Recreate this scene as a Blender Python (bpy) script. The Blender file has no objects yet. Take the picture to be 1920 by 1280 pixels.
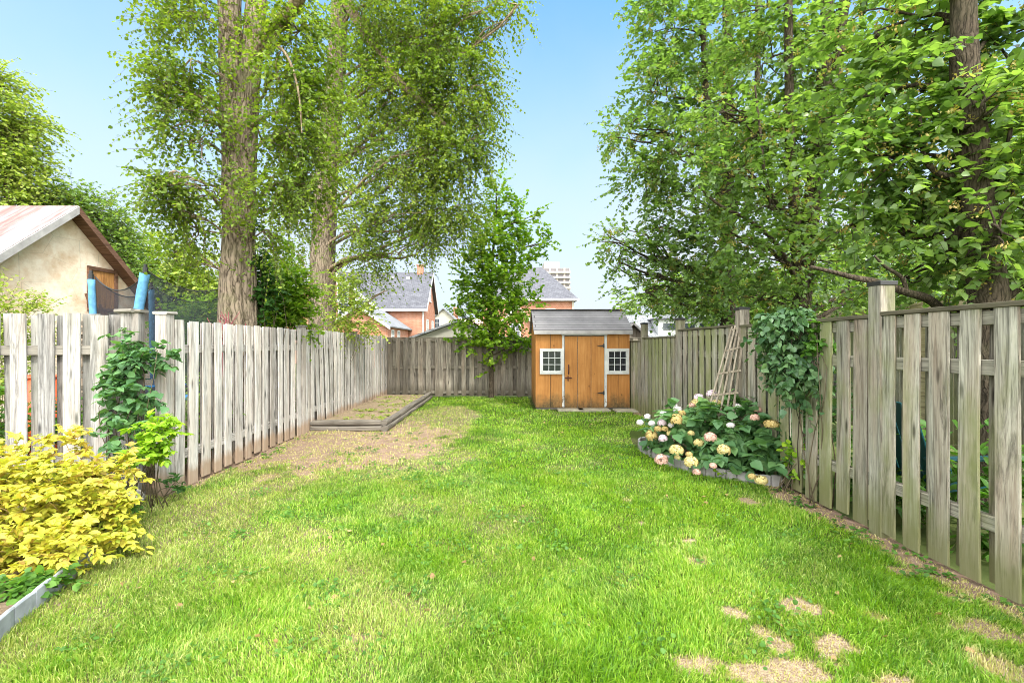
import bpy, math, random
import numpy as np
from mathutils import Vector, Matrix, noise as mnoise

# ------------------------------------------------------------------ camera, world, sun, exposure
S = bpy.context.scene
COL = S.collection
R = math.radians
CX, CY, FP, EYE = 943.0, 645.0, 853.0, 1.55       # vanishing point and focal length in photo pixels, eye height
cam_d = bpy.data.cameras.new('camera'); cam = bpy.data.objects.new('camera', cam_d); COL.objects.link(cam)
cam_d.sensor_width = 36; cam_d.lens = FP/1920*36
cam_d.shift_x = (960-CX)/1920; cam_d.shift_y = (CY-640)/1920
cam_d.clip_start = .05; cam_d.clip_end = 3000
cam.location = (0, 0, EYE); cam.rotation_euler = (R(90), 0, 0)
S.camera = cam

SUN_EL, SUN_AZ = R(50), R(150)     # azimuth clockwise from +Y (view direction): behind the camera, to the right
W = bpy.data.worlds.new('World'); S.world = W; W.use_nodes = True
wn = W.node_tree.nodes; wl = W.node_tree.links
bg = wn['Background']; sky = wn.new('ShaderNodeTexSky')
sky.sky_type = 'NISHITA'; sky.sun_disc = False; sky.sun_elevation = SUN_EL; sky.sun_rotation = SUN_AZ
sky.air_density = 1.0; sky.dust_density = 2.2; sky.ozone_density = 1.6
# thin white haze of a humid summer day near the horizon
tc = wn.new('ShaderNodeTexCoord'); sp = wn.new('ShaderNodeSeparateXYZ'); wl.new(tc.outputs['Generated'], sp.inputs[0])
mr = wn.new('ShaderNodeMapRange'); mr.inputs['From Min'].default_value = .06; mr.inputs['From Max'].default_value = .80
mr.inputs['To Min'].default_value = .96; mr.inputs['To Max'].default_value = 0.0; mr.interpolation_type = 'SMOOTHSTEP'
wl.new(sp.outputs['Z'], mr.inputs['Value'])
hz = wn.new('ShaderNodeMixRGB'); hn = wn.new('ShaderNodeTexNoise'); hn.inputs['Scale'].default_value = 2.2; hn.inputs['Detail'].default_value = 5; wl.new(tc.outputs['Generated'], hn.inputs[0])
ha = wn.new('ShaderNodeMath'); ha.operation = 'MULTIPLY_ADD'; ha.use_clamp = True; wl.new(hn.outputs[0], ha.inputs[0]); ha.inputs[1].default_value = .5
hs = wn.new('ShaderNodeMath'); hs.operation = 'SUBTRACT'; wl.new(mr.outputs[0], hs.inputs[0]); hs.inputs[1].default_value = .22; wl.new(hs.outputs[0], ha.inputs[2])
wl.new(ha.outputs[0], hz.inputs[0])
hz.inputs[2].default_value = (2.65, 2.85, 3.1, 1)
gm = wn.new('ShaderNodeMixRGB'); gm.blend_type = 'MULTIPLY'; gm.inputs[0].default_value = 1
gm.inputs[2].default_value = (.40, 1.08, 1.32, 1)
wl.new(sky.outputs[0], gm.inputs[1]); wl.new(gm.outputs[0], hz.inputs[1])
# added fill: unseen bright broken cloud overhead and behind the camera softens the light
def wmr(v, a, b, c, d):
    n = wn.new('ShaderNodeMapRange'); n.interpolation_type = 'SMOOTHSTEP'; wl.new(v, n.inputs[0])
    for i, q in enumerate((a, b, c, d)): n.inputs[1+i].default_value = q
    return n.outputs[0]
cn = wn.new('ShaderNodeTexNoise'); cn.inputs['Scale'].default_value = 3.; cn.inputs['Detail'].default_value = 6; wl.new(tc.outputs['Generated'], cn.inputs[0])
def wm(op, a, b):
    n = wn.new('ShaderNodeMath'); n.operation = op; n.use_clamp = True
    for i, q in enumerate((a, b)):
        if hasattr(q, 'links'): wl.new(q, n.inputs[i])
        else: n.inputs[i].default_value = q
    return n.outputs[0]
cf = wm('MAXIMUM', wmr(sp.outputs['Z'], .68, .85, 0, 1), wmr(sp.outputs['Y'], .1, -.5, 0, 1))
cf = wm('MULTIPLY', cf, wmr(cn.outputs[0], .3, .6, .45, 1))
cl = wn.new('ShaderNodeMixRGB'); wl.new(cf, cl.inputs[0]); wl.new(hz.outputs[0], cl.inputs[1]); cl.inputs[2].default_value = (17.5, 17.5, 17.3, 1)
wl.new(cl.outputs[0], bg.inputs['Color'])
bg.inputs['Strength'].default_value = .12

sl = bpy.data.lights.new('sun', 'SUN'); sun = bpy.data.objects.new('sun', sl); COL.objects.link(sun)
sl.energy = 1.6; sl.angle = R(9); sl.color = (1, .96, .88)
sd = Vector((math.sin(SUN_AZ)*math.cos(SUN_EL), math.cos(SUN_AZ)*math.cos(SUN_EL), math.sin(SUN_EL)))
sun.rotation_euler = sd.to_track_quat('Z', 'Y').to_euler()
S.view_settings.view_transform = 'Standard'; S.view_settings.look = 'None'
S.view_settings.exposure = 1.5; S.view_settings.gamma = 1
S.render.engine = 'CYCLES'
S.cycles.max_bounces = 7; S.cycles.diffuse_bounces = 4; S.cycles.glossy_bounces = 2
S.cycles.transmission_bounces = 4; S.cycles.transparent_max_bounces = 8; S.cycles.caustics_reflective = False
S.cycles.caustics_refractive = False
S.cycles.pixel_filter_type = 'BLACKMAN_HARRIS'; S.cycles.filter_width = .95

rng = np.random.default_rng(7)
rnd = random.Random(5)

# ------------------------------------------------------------------ object helpers
def link(o, parent=None):
    COL.objects.link(o)
    if parent is not None: o.parent = parent
    return o
def tag(o, label=None, cat=None, group=None, kind=None):
    if label: o['label'] = label
    if cat: o['category'] = cat
    if group: o['group'] = group
    if kind: o['kind'] = kind
    return o
def thing(name, label, cat, loc=(0,0,0), rz=0, group=None):
    o = bpy.data.objects.new(name, None); o.empty_display_size = .2
    o.location = loc; o.rotation_euler = (0, 0, rz)
    return tag(link(o), label, cat, group)
def P(px, py, D):                     # photo pixel at a depth -> point in the yard
    return np.array(((px-CX)/FP*D, D, EYE-(py-CY)/FP*D))
def G(px, py, z=0.):                  # photo pixel lying on the ground
    D = (EYE-z)*FP/(py-CY)
    return np.array(((px-CX)/FP*D, D, z))

def puv(me):                          # flat UVs in metres: u level, v up the face
    nl = len(me.loops); npz = len(me.polygons)
    if nl == 0: return
    nor = np.empty(npz*3, np.float32); me.polygons.foreach_get('normal', nor); nor = nor.reshape(-1, 3)
    lt = np.empty(npz, np.int32); me.polygons.foreach_get('loop_total', lt)
    li = np.empty(nl, np.int32); me.loops.foreach_get('vertex_index', li)
    co = np.empty(len(me.vertices)*3, np.float32); me.vertices.foreach_get('co', co); co = co.reshape(-1, 3)
    u = np.cross(np.array([0, 0, 1.]), nor); m = np.linalg.norm(u, axis=1) < .2
    u[m] = (1, 0, 0); u /= np.linalg.norm(u, axis=1)[:, None]; v = np.cross(nor, u)
    U = np.repeat(u, lt, 0); V = np.repeat(v, lt, 0); p = co[li]
    uv = np.stack([(U*p).sum(1), (V*p).sum(1)], 1).astype(np.float32)
    l = me.uv_layers.new(name='UVMap'); l.data.foreach_set('uv', uv.ravel())

class MB:
    def __init__(s): s.v = []; s.f = []
    def add(s, vs, fs, M=None):
        b = len(s.v)
        for p in vs:
            p = Vector(p)
            s.v.append(tuple(M @ p) if M else tuple(p))
        s.f += [[b+i for i in f] for f in fs]
        return s
    def box(s, x0, x1, y0, y1, z0, z1, M=None):
        v = [(x0,y0,z0),(x1,y0,z0),(x1,y1,z0),(x0,y1,z0),(x0,y0,z1),(x1,y0,z1),(x1,y1,z1),(x0,y1,z1)]
        f = [(0,3,2,1),(4,5,6,7),(0,1,5,4),(1,2,6,5),(2,3,7,6),(3,0,4,7)]
        return s.add(v, f, M)
    def beam(s, a, b, w, h, n=1, jit=0, ch=0, up=(0,0,1)):     # rectangular stick from a to b, edges eased by ch
        a = Vector(a); b = Vector(b); d = (b-a); L = d.length; d.normalize()
        up = Vector(up)
        if abs(d.dot(up)) > .95: up = Vector((0, 1, 0))
        x = d.cross(up).normalized(); y = x.cross(d).normalized()
        if ch > 0: sec = [(-w/2+ch,-h/2),(w/2-ch,-h/2),(w/2,-h/2+ch),(w/2,h/2-ch),(w/2-ch,h/2),(-w/2+ch,h/2),(-w/2,h/2-ch),(-w/2,-h/2+ch)]
        else: sec = [(-w/2,-h/2),(w/2,-h/2),(w/2,h/2),(-w/2,h/2)]
        k = len(sec); vs = []; fs = []
        ox = rnd.uniform(-jit, jit); oy = rnd.uniform(-jit, jit)
        for i in range(n+1):
            t = i/n; bow = math.sin(t*math.pi)
            c = a + d*(L*t) + x*(ox*bow) + y*(oy*bow)
            for (p, q) in sec: vs.append(c + x*p + y*q)
        for i in range(n):
            for j in range(k):
                fs.append((i*k+j, i*k+(j+1) % k, (i+1)*k+(j+1) % k, (i+1)*k+j))
        fs.append(tuple(range(k-1, -1, -1))); fs.append(tuple(n*k+j for j in range(k)))
        return s.add(vs, fs)
    def tube(s, pts, radii, n=8, cap=True, wob=0., lobes=0):
        pts = [Vector(p) for p in pts]; vs = []; fs = []; m = len(pts)
        ref = None
        for i, p in enumerate(pts):
            d = (pts[min(i+1, m-1)]-pts[max(i-1, 0)]).normalized()
            if ref is None: ref = d.orthogonal().normalized()
            x = (ref - d*ref.dot(d)).normalized(); ref = x; y = d.cross(x)
            r = radii[i] if hasattr(radii, '__len__') else radii
            for j in range(n):
                a = 2*math.pi*j/n
                q = p + (x*math.cos(a)+y*math.sin(a))*r
                if wob:
                    f = 1 + wob*mnoise.noise(Vector((math.cos(a)*2.3+p.x*3, math.sin(a)*2.3+p.y*3, p.z*1.1))) + wob*.5*mnoise.noise(Vector((q.x*14, q.y*14, q.z*3)))
                    q = p + (q-p)*f
                vs.append(q)
        for i in range(m-1):
            for j in range(n):
                fs.append((i*n+j, i*n+(j+1) % n, (i+1)*n+(j+1) % n, (i+1)*n+j))
        if cap:
            fs.append(tuple(range(n-1, -1, -1))); fs.append(tuple((m-1)*n+j for j in range(n)))
        return s.add(vs, fs)
    def prism(s, poly, d):            # polygon (3-D points) pushed along vector d
        k = len(poly); poly = [Vector(p) for p in poly]; d = Vector(d)
        vs = poly + [p+d for p in poly]
        fs = [tuple(range(k-1, -1, -1)), tuple(range(k, 2*k))] + [(j, (j+1) % k, k+(j+1) % k, k+j) for j in range(k)]
        b = len(s.v); s.add(vs, fs)
        return s
    def build(s, name, mat, parent=None, smooth=False, bevel=0, loc=None, fix=False):
        me = bpy.data.meshes.new(name); me.from_pydata(s.v, [], s.f); me.update()
        if fix or True:
            import bmesh
            if len(s.f) < 60000:
                bm = bmesh.new(); bm.from_mesh(me); bmesh.ops.recalc_face_normals(bm, faces=bm.faces); bm.to_mesh(me); bm.free()
        puv(me)
        if smooth: me.polygons.foreach_set('use_smooth', [True]*len(me.polygons))
        me.materials.append(mat); o = link(bpy.data.objects.new(name, me), parent)
        if loc is not None: o.location = loc
        if bevel:
            m = o.modifiers.new('ease', 'BEVEL'); m.width = bevel; m.segments = 2; m.limit_method = 'ANGLE'
        return o

def npmesh(name, V, F, mat, parent=None, smooth=False, attr=None):   # V (n,3), F (m,4)
    me = bpy.data.meshes.new(name); V = np.ascontiguousarray(V, np.float32); F = np.ascontiguousarray(F, np.int32)
    me.vertices.add(len(V)); me.vertices.foreach_set('co', V.ravel())
    m, k = F.shape
    me.loops.add(m*k); me.loops.foreach_set('vertex_index', F.ravel())
    me.polygons.add(m); me.polygons.foreach_set('loop_start', np.arange(0, m*k, k, dtype=np.int32))
    try: me.polygons.foreach_set('loop_total', np.full(m, k, np.int32))
    except Exception: pass
    if smooth: me.polygons.foreach_set('use_smooth', np.ones(m, bool))
    me.update(calc_edges=True)
    if attr is not None:
        a = me.attributes.new('dry', 'FLOAT', 'POINT'); a.data.foreach_set('value', np.ascontiguousarray(attr, np.float32))
    me.materials.append(mat)
    return link(bpy.data.objects.new(name, me), parent)

# ------------------------------------------------------------------ material helpers
class NT:
    def __init__(s, name):
        s.m = bpy.data.materials.new(name); s.m.use_nodes = True; s.n = s.m.node_tree.nodes; s.l = s.m.node_tree.links
        s.b = s.n['Principled BSDF']; s.out = s.n['Material Output']
    def set(s, sock, v):
        if hasattr(v, 'links') or hasattr(v, 'is_linked'): s.l.new(v, sock)
        elif isinstance(v, (tuple, list)) and len(v) == 3 and len(getattr(sock, 'default_value', ())) == 4: sock.default_value = (*v, 1)
        else: sock.default_value = v
    def N(s, typ, out=0, _p=None, **k):
        n = s.n.new('ShaderNode'+typ)
        for a, b in (_p or {}).items(): setattr(n, a, b)
        for a, b in k.items():
            key = int(a[1:]) if a[0] == '_' and a[1:].isdigit() else a.replace('_', ' ')
            s.set(n.inputs[key], b)
        return n.outputs[out]
    def ramp(s, fac, stops, interp='LINEAR'):
        n = s.n.new('ShaderNodeValToRGB'); cr = n.color_ramp; cr.interpolation = interp
        while len(cr.elements) < len(stops): cr.elements.new(.5)
        for e, (p, c) in zip(cr.elements, stops):
            e.position = p; e.color = (c, c, c, 1) if not hasattr(c, '__len__') else (*c, 1)
        s.l.new(fac, n.inputs[0]); return n.outputs[0]
    def math(s, op, a, b=0., c=0., clamp=False):
        n = s.n.new('ShaderNodeMath'); n.operation = op; n.use_clamp = clamp
        s.set(n.inputs[0], a); s.set(n.inputs[1], b); s.set(n.inputs[2], c); return n.outputs[0]
    def mix(s, f, a, b, mode='MIX'):
        n = s.n.new('ShaderNodeMixRGB'); n.blend_type = mode; s.set(n.inputs[0], f); s.set(n.inputs[1], a); s.set(n.inputs[2], b); return n.outputs[0]
    def map(s, vec, scale=(1,1,1), loc=(0,0,0), rot=(0,0,0)):
        n = s.n.new('ShaderNodeMapping'); s.l.new(vec, n.inputs[0]); s.set(n.inputs['Location'], loc)
        n.inputs['Scale'].default_value = scale; n.inputs['Rotation'].default_value = rot; return n.outputs[0]
    def noise(s, vec, scale=5., detail=4., rough=.6, dist=0., out=0):
        return s.N('TexNoise', out, Vector=vec, Scale=scale, Detail=detail, Roughness=rough, Distortion=dist)
    def coord(s, k): return s.N('TexCoord', k)
    def uv(s): n = s.n.new('ShaderNodeTexCoord'); return n.outputs['UV']
    def obj(s): n = s.n.new('ShaderNodeTexCoord'); return n.outputs['Object']
    def isl(s): n = s.n.new('ShaderNodeNewGeometry'); return n.outputs['Random Per Island']
    def pos(s): n = s.n.new('ShaderNodeNewGeometry'); return n.outputs['Position']
    def bump(s, h, strength=.4, dist=.01):
        s.l.new(s.N('Bump', Height=h, Strength=strength, Distance=dist), s.b.inputs['Normal'])
    def done(s, color, rough=.8, spec=.3):
        s.set(s.b.inputs['Base Color'], color); s.set(s.b.inputs['Roughness'], rough); s.b.inputs['Specular IOR Level'].default_value = spec
        return s.m

def wood(name, dark, light, grain='v', stain=.6, var=.36, moss=None, moss_amt=.0, knots=True, tint=None, foot=None):
    t = NT(name); uv = t.uv(); isl = t.isl()
    off = t.N('CombineXYZ', X=t.math('MULTIPLY', isl, 37.), Y=t.math('MULTIPLY', isl, 91.))
    v = t.N('VectorMath', _p={'operation': 'ADD'}, _0=uv, _1=off)
    sf = (70, 2.2, 1) if grain == 'v' else (2.2, 70, 1)
    sb = (9, .9, 1) if grain == 'v' else (.9, 9, 1)
    fine = t.noise(t.map(v, sf), 1., 5, .65, .6); broad = t.noise(t.map(v, sb), 1.3, 3, .6, .8)
    fiber = t.noise(t.map(v, tuple(q*3 for q in sf)), 1., 2, .6)
    g = t.math('MULTIPLY_ADD', fine, .62, t.math('MULTIPLY', broad, .38))
    c = t.ramp(g, [(.36, dark), (.5, tuple(.4*a+.6*b for a, b in zip(dark, light))), (.62, light)])
    if tint:
        c = t.mix(t.ramp(t.noise(t.map(v, sb), .6, 2, .5), [(.45, 0.), (.72, .75)]), c, tint)
    c = t.mix(1., c, t.ramp(t.math('FRACT', t.math('MULTIPLY', isl, 7.31)), [(0, 1-var), (.5, 1.), (1, 1+var*.5)]), 'MULTIPLY')
    st = t.noise(t.map(v, (7, .55, 1) if grain == 'v' else (.55, 7, 1)), 1.7, 6, .72, 1.2)
    c = t.mix(1., c, t.ramp(st, [(.36, stain), (.50, 1.)]), 'MULTIPLY')
    cr = t.ramp(fiber, [(.27, 0.), (.36, 1.)])
    c = t.mix(1., c, t.ramp(fiber, [(.28, .42), (.42, 1.)]), 'MULTIPLY')
    if knots:
        ks = (11, 2.6, 1) if grain == 'v' else (2.6, 11, 1)
        vd = t.N('TexVoronoi', 0, Vector=t.map(v, ks), Scale=.8)
        c = t.mix(1., c, t.ramp(vd, [(.05, .22), (.10, .5), (.17, 1.)]), 'MULTIPLY')
    if moss:
        p = t.pos(); mm = t.noise(t.map(p, (1, 1, .45)), 2.3, 5, .65)
        isl2 = t.math('FRACT', t.math('MULTIPLY', isl, 3.77))
        f = t.ramp(t.math('ADD', mm, t.math('MULTIPLY', isl2, .22)), [(.53, 0.), (.76, moss_amt)])
        c = t.mix(f, c, moss)
    if foot:                                     # damp algae and splashed soil where the wood meets the ground
        z = t.N('SeparateXYZ', 2, Vector=t.pos())
        zz = t.math('ADD', z, t.math('MULTIPLY', t.noise(t.map(t.pos(), (1, 1, .5)), 6., 4, .6), -.3))
        c = t.mix(t.ramp(zz, [(0, .8), (foot[1], 0.)]), c, foot[0])
    t.bump(t.math('MULTIPLY_ADD', cr, .6, fine), .55, .004)
    return t.done(c, .88, .15)

def leafmat(name, cols, trans=.45, sat_var=.0, rough=.5, noise_scale=.8, spec=.35, tmul=(1.25, 1.35, .5)):
    t = NT(name); isl = t.isl()
    n = t.noise(t.pos(), noise_scale, 3, .6)
    f = t.math('ADD', t.math('MULTIPLY', isl, .6), t.math('MULTIPLY', t.math('SUBTRACT', n, .3), 1.0), clamp=True)
    k = len(cols)
    c = t.ramp(f, [(i/(k-1), q) for i, q in enumerate(cols)])
    t.done(c, rough, spec)
    tr = t.N('BsdfTranslucent', Color=t.mix(1., c, tmul, 'MULTIPLY'))
    ms = t.N('MixShader', _0=trans, _1=t.b.outputs[0], _2=tr)
    t.l.new(ms, t.out.inputs['Surface']); return t.m

def plain(name, col, rough=.6, spec=.4, var=0., nscale=8., bump=0., metal=0.):
    t = NT(name); c = col
    n = t.noise(t.obj(), nscale, 5, .6)
    if var: c = t.mix(1., tuple(col), t.ramp(n, [(.25, 1-var), (.75, 1+var)]), 'MULTIPLY')
    if bump: t.bump(n, bump, .01)
    t.b.inputs['Metallic'].default_value = metal
    return t.done(c, rough, spec)

def bricks(name, c1, c2, mortar):
    t = NT(name); n = t.n.new('ShaderNodeTexBrick'); t.l.new(t.uv(), n.inputs[0])
    n.inputs['Color1'].default_value = (*c1, 1); n.inputs['Color2'].default_value = (*c2, 1); n.inputs['Mortar'].default_value = (*mortar, 1)
    n.inputs['Scale'].default_value = 1; n.inputs['Brick Width'].default_value = .22; n.inputs['Row Height'].default_value = .075
    n.inputs['Mortar Size'].default_value = .008; n.inputs['Mortar Smooth'].default_value = .3
    c = t.mix(1., n.outputs[0], t.ramp(t.noise(t.uv(), 1.3, 5, .6), [(.3, .8), (.7, 1.15)]), 'MULTIPLY')
    t.bump(n.outputs[1], -.3, .004); return t.done(c, .9, .15)

def shingles(name, c1, c2, row=.14, wid=.3):
    t = NT(name); n = t.n.new('ShaderNodeTexBrick'); t.l.new(t.uv(), n.inputs[0])
    n.inputs['Color1'].default_value = (*c1, 1); n.inputs['Color2'].default_value = (*c2, 1)
    n.inputs['Mortar'].default_value = (*[q*.35 for q in c1], 1)
    n.inputs['Scale'].default_value = 1; n.inputs['Brick Width'].default_value = wid; n.inputs['Row Height'].default_value = row
    n.inputs['Mortar Size'].default_value = .009; n.inputs['Mortar Smooth'].default_value = .2
    c = t.mix(1., n.outputs[0], t.ramp(t.noise(t.uv(), 2.2, 6, .7), [(.3, .78), (.7, 1.2)]), 'MULTIPLY')
    c = t.mix(1., c, t.ramp(t.noise(t.uv(), 160, 2, .7), [(.3, .75), (.7, 1.25)]), 'MULTIPLY')
    t.bump(n.outputs[1], -.5, .01); return t.done(c, .92, .15)

# ------------------------------------------------------------------ foliage helpers
OV = np.array([(0,0,0),(1,0,-.10),(.28,.40,.07),(.68,.33,.03),(.28,-.40,.07),(.68,-.33,.03)], np.float32)
BROAD = np.array([(0,0,0),(1,0,-.14),(.22,.50,.05),(.66,.46,.02),(.22,-.50,.05),(.66,-.46,.02)], np.float32)
NARROW = np.array([(0,0,0),(1,0,-.12),(.3,.24,.05),(.68,.22,.02),(.3,-.24,.05),(.68,-.22,.02)], np.float32)
LF = np.array([(0,4,5,1),(0,1,3,2)], np.int32)
HEART = np.array([(0,0,0),(.45,0,-.05),(1.02,0,-.16),(.05,.30,.05),(.36,.47,.06),(.74,.25,-.01),(.05,-.30,.05),(.36,-.47,.06),(.74,-.25,-.01)], np.float32)
LF9 = np.array([(0,1,4,3),(1,2,5,4),(0,6,7,1),(1,7,8,2)], np.int32)
def unit(a): return a/np.maximum(np.linalg.norm(a, axis=-1, keepdims=True), 1e-9)

def leaves(name, pos, d, n, size, mat, parent, T=OV):
    d = unit(d); w = unit(np.cross(n, d)); n = np.cross(d, w)
    s = size[:, None, None]
    V = pos[:, None, :] + s*(T[None, :, 0:1]*d[:, None, :] + T[None, :, 1:2]*w[:, None, :] + T[None, :, 2:3]*n[:, None, :])
    k = len(T); N = len(pos)
    F = ((LF9 if k == 9 else LF)[None] + (np.arange(N)*k)[:, None, None]).reshape(-1, 4)
    return npmesh(name, V.reshape(-1, 3), F, mat, parent)

def twigs(name, X, r, mat, parent):    # X (N,m,3) polylines -> thin three-sided tubes
    N, m, _ = X.shape
    T = unit(X[:, -1]-X[:, 0]); a = unit(np.cross(T, np.array([.3, .2, .9]))); b = np.cross(T, a)
    ang = np.arange(3)*2*math.pi/3
    ring = np.cos(ang)[None, :, None]*a[:, None, :] + np.sin(ang)[None, :, None]*b[:, None, :]
    rr = r[:, None]*np.linspace(1, .35, m)[None, :]
    V = X[:, :, None, :] + ring[:, None, :, :]*rr[:, :, None, None]
    F = []
    for i in range(m-1):
        for j in range(3):
            F.append((i*3+j, i*3+(j+1) % 3, (i+1)*3+(j+1) % 3, (i+1)*3+j))
    F = (np.array(F)[None] + (np.arange(N)*m*3)[:, None, None]).reshape(-1, 4)
    return npmesh(name, V.reshape(-1, 3), F, mat, parent)

def spray(g, Pb, D, L, droop, nl, ls, hang=.2, flat=1., fan=1.):
    N = len(Pb); D = unit(D)
    t = (np.linspace(.08, 1, nl)[None] + g.normal(0, .03, (N, nl)))
    X = Pb[:, None]+D[:, None]*(L[:, None]*t)[..., None]
    X[..., 2] -= (droop*L[:, None]*t**2)
    T = np.repeat(D[:, None], nl, 1).copy(); T[..., 2] -= 2*droop*t; T = unit(T)
    Sd = unit(np.cross(T, np.array([0, 0, 1.])) + g.normal(0, .25, T.shape))
    side = np.where(np.arange(nl) % 2 == 0, 1., -1.)[None, :, None]
    d = T*.55 + Sd*side*fan + g.normal(0, .3, T.shape); d[..., 2] -= hang
    n = g.normal(0, .38, T.shape); n[..., 2] += flat
    sz = ls*g.uniform(.6, 1.25, (N, nl))
    tt = np.linspace(0, 1, 4)[None]
    TW = Pb[:, None]+D[:, None]*(L[:, None]*tt)[..., None]; TW[..., 2] -= droop*L[:, None]*tt**2
    return X.reshape(-1, 3), d.reshape(-1, 3), n.reshape(-1, 3), sz.ravel(), TW

def clump(p, wl, ph=0.):               # smooth pseudo-noise for gaps between boughs
    x, y, z = (p*(2*math.pi/wl)).T
    return (np.sin(x+1.7*np.sin(y*.7+ph)+ph)+np.sin(y*1.1+1.3*np.sin(z*.9)+2.1*ph)+np.sin(z*1.2+1.9*np.sin(x*.6)+.7*ph))/3

def fill(g, blobs, n, shell=.5, thr=-.15, wl=1.2, ph=0.):
    # blobs: (centre, (rx,ry,rz), weight); returns spray bases and outward directions
    w = np.array([b[2] for b in blobs], float); w /= w.sum(); out = []; dirs = []; ids = []
    for bi, (c, r, _) in enumerate(blobs):
        k = max(4, int(n*w[bi]*1.9)); u = unit(g.normal(size=(k, 3))); rad = g.uniform(0, 1, k)**shell
        q = np.asarray(c)+u*rad[:, None]*np.asarray(r); keep = clump(q, wl, ph) + g.normal(0, .25, k) > thr
        q = q[keep][:int(n*w[bi])+1]; out.append(q); dirs.append(u[keep][:len(q)]); ids += [bi]*len(q)
    return np.concatenate(out), np.concatenate(dirs), np.array(ids)

def limb_pts(a, b, sag=.1, n=7, wob=.06, up=.25):
    a = np.asarray(a, float); b = np.asarray(b, float); L = np.linalg.norm(b-a); pts = []
    o1 = rng.normal(0, wob, 3)*L; o2 = rng.normal(0, wob, 3)*L*.6
    for i in range(n):
        t = i/(n-1); p = a*(1-t)+b*t; p = p + o1*math.sin(math.pi*t) + o2*math.sin(2*math.pi*t)
        p[2] += up*L*math.sin(math.pi*t)*.5; pts.append(p)
    return pts

def bark(name, dark, light, lichen=None, sc=1.):
    t = NT(name); p = t.obj()
    wv = t.noise(p, 2.5, 3, .6, out=1)
    pv = t.mix(.16, p, wv, 'ADD')
    vor = t.N('TexVoronoi', 0, _p={'feature': 'DISTANCE_TO_EDGE'}, Vector=t.map(pv, (15*sc, 15*sc, 1.7*sc)), Scale=1.)
    n = t.noise(t.map(pv, (26*sc, 26*sc, 3*sc)), 1., 7, .75)
    h = t.math('ADD', t.math('MULTIPLY', t.ramp(vor, [(0, 0.), (.35, 1.)]), .38), t.math('MULTIPLY', n, .95))
    c = t.ramp(h, [(.40, dark), (.66, light), (1., tuple(min(1, q*1.25) for q in light))])
    if lichen: c = t.mix(t.ramp(t.noise(p, 1.6, 5, .7), [(.5, 0.), (.72, .6)]), c, lichen)
    t.bump(h, 1., .03); return t.done(c, .95, .1)

# ------------------------------------------------------------------ materials
M = {}
M['wood_left'] = wood('pale_weathered_wood', (.19,.17,.15), (.66,.625,.58), tint=(.55,.46,.38), foot=((.33,.22,.14), .1))
M['wood_left_h'] = wood('pale_weathered_rail', (.20,.18,.16), (.56,.52,.47), grain='u')
M['wood_near'] = wood('grey_weathered_wood', (.14,.13,.12), (.49,.47,.44), stain=.45, tint=(.36,.30,.25), moss=(.20,.21,.15), moss_amt=.35)
M['wood_near_h'] = wood('grey_weathered_rail', (.17,.15,.12), (.36,.33,.28), grain='u')
M['wood_back'] = wood('brownish_weathered_wood', (.085,.07,.055), (.40,.355,.29), tint=(.27,.21,.16), foot=((.12,.10,.07), .25))
M['wood_back_h'] = wood('brownish_weathered_rail', (.13,.11,.085), (.33,.29,.23), grain='u')
M['wood_right'] = wood('mossy_weathered_wood', (.085,.075,.055), (.47,.44,.36), stain=.38, tint=(.38,.29,.22), moss=(.20,.215,.085), moss_amt=.85, foot=((.15,.15,.06), .35))
M['wood_right_h'] = wood('mossy_weathered_rail', (.13,.12,.09), (.42,.385,.31), grain='u', moss=(.17,.18,.07), moss_amt=.6)
M['wood_cap'] = wood('dark_fence_cap_wood', (.07,.06,.04), (.17,.15,.10), grain='u', moss=(.10,.11,.04), moss_amt=.6)
M['wood_new'] = wood('fresh_yellow_wood', (.36,.28,.16), (.62,.52,.33), grain='u', var=.1)
M['timber'] = wood('dark_weathered_timber', (.07,.058,.048), (.31,.27,.22), grain='u')
M['timber_v'] = wood('trellis_wood', (.20,.155,.11), (.50,.42,.32), knots=False)
M['black'] = plain('black_metal', (.018,.017,.016), .5, .5, .3, 20)
M['rust'] = plain('rusty_dark_metal', (.09,.03,.02), .8, .3, .4, 40)
M['white'] = plain('white_trim_paint', (.58,.58,.56), .55, .4, .10, 6)
M['bark_elm'] = bark('furrowed_grey_brown_bark', (.045,.032,.022), (.29,.225,.165), (.20,.20,.09), sc=1.5)
M['bark_limb'] = bark('pale_limb_bark', (.12,.085,.055), (.36,.27,.18), sc=1.5)
M['bark_right'] = bark('dark_ridged_bark', (.025,.02,.014), (.11,.085,.06), (.09,.09,.045), sc=2.2)
M['bark_twig'] = plain('twig_bark', (.12,.095,.06), .9, .1)
M['bark_twig_dark'] = plain('dark_twig_bark', (.055,.045,.032), .9, .1)
M['leaf_elm'] = leafmat('elm_leaves', [(.08,.14,.022), (.14,.22,.03), (.23,.31,.035), (.36,.41,.05)], .5)
M['leaf_dark'] = leafmat('dark_climber_leaves', [(.03,.085,.02), (.05,.13,.025), (.09,.19,.03)], .35)  # darker green for ivy, creeper and one shrub
M['leaf_right'] = leafmat('linden_leaves', [(.085,.15,.045), (.145,.24,.065), (.22,.33,.09), (.36,.45,.14)], .56, rough=.33, spec=.6, tmul=(1.2,1.3,.5))
M['leaf_young'] = leafmat('young_tree_leaves', [(.09,.18,.02), (.15,.28,.025), (.24,.37,.03), (.36,.46,.045)], .55)
M['leaf_far'] = leafmat('far_tree_leaves', [(.12,.19,.035), (.22,.31,.045), (.36,.43,.07), (.48,.50,.11)], .4)
M['leaf_bg'] = leafmat('background_leaves', [(.07,.13,.03), (.13,.22,.045), (.21,.31,.06), (.32,.41,.10)], .45)
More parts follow.
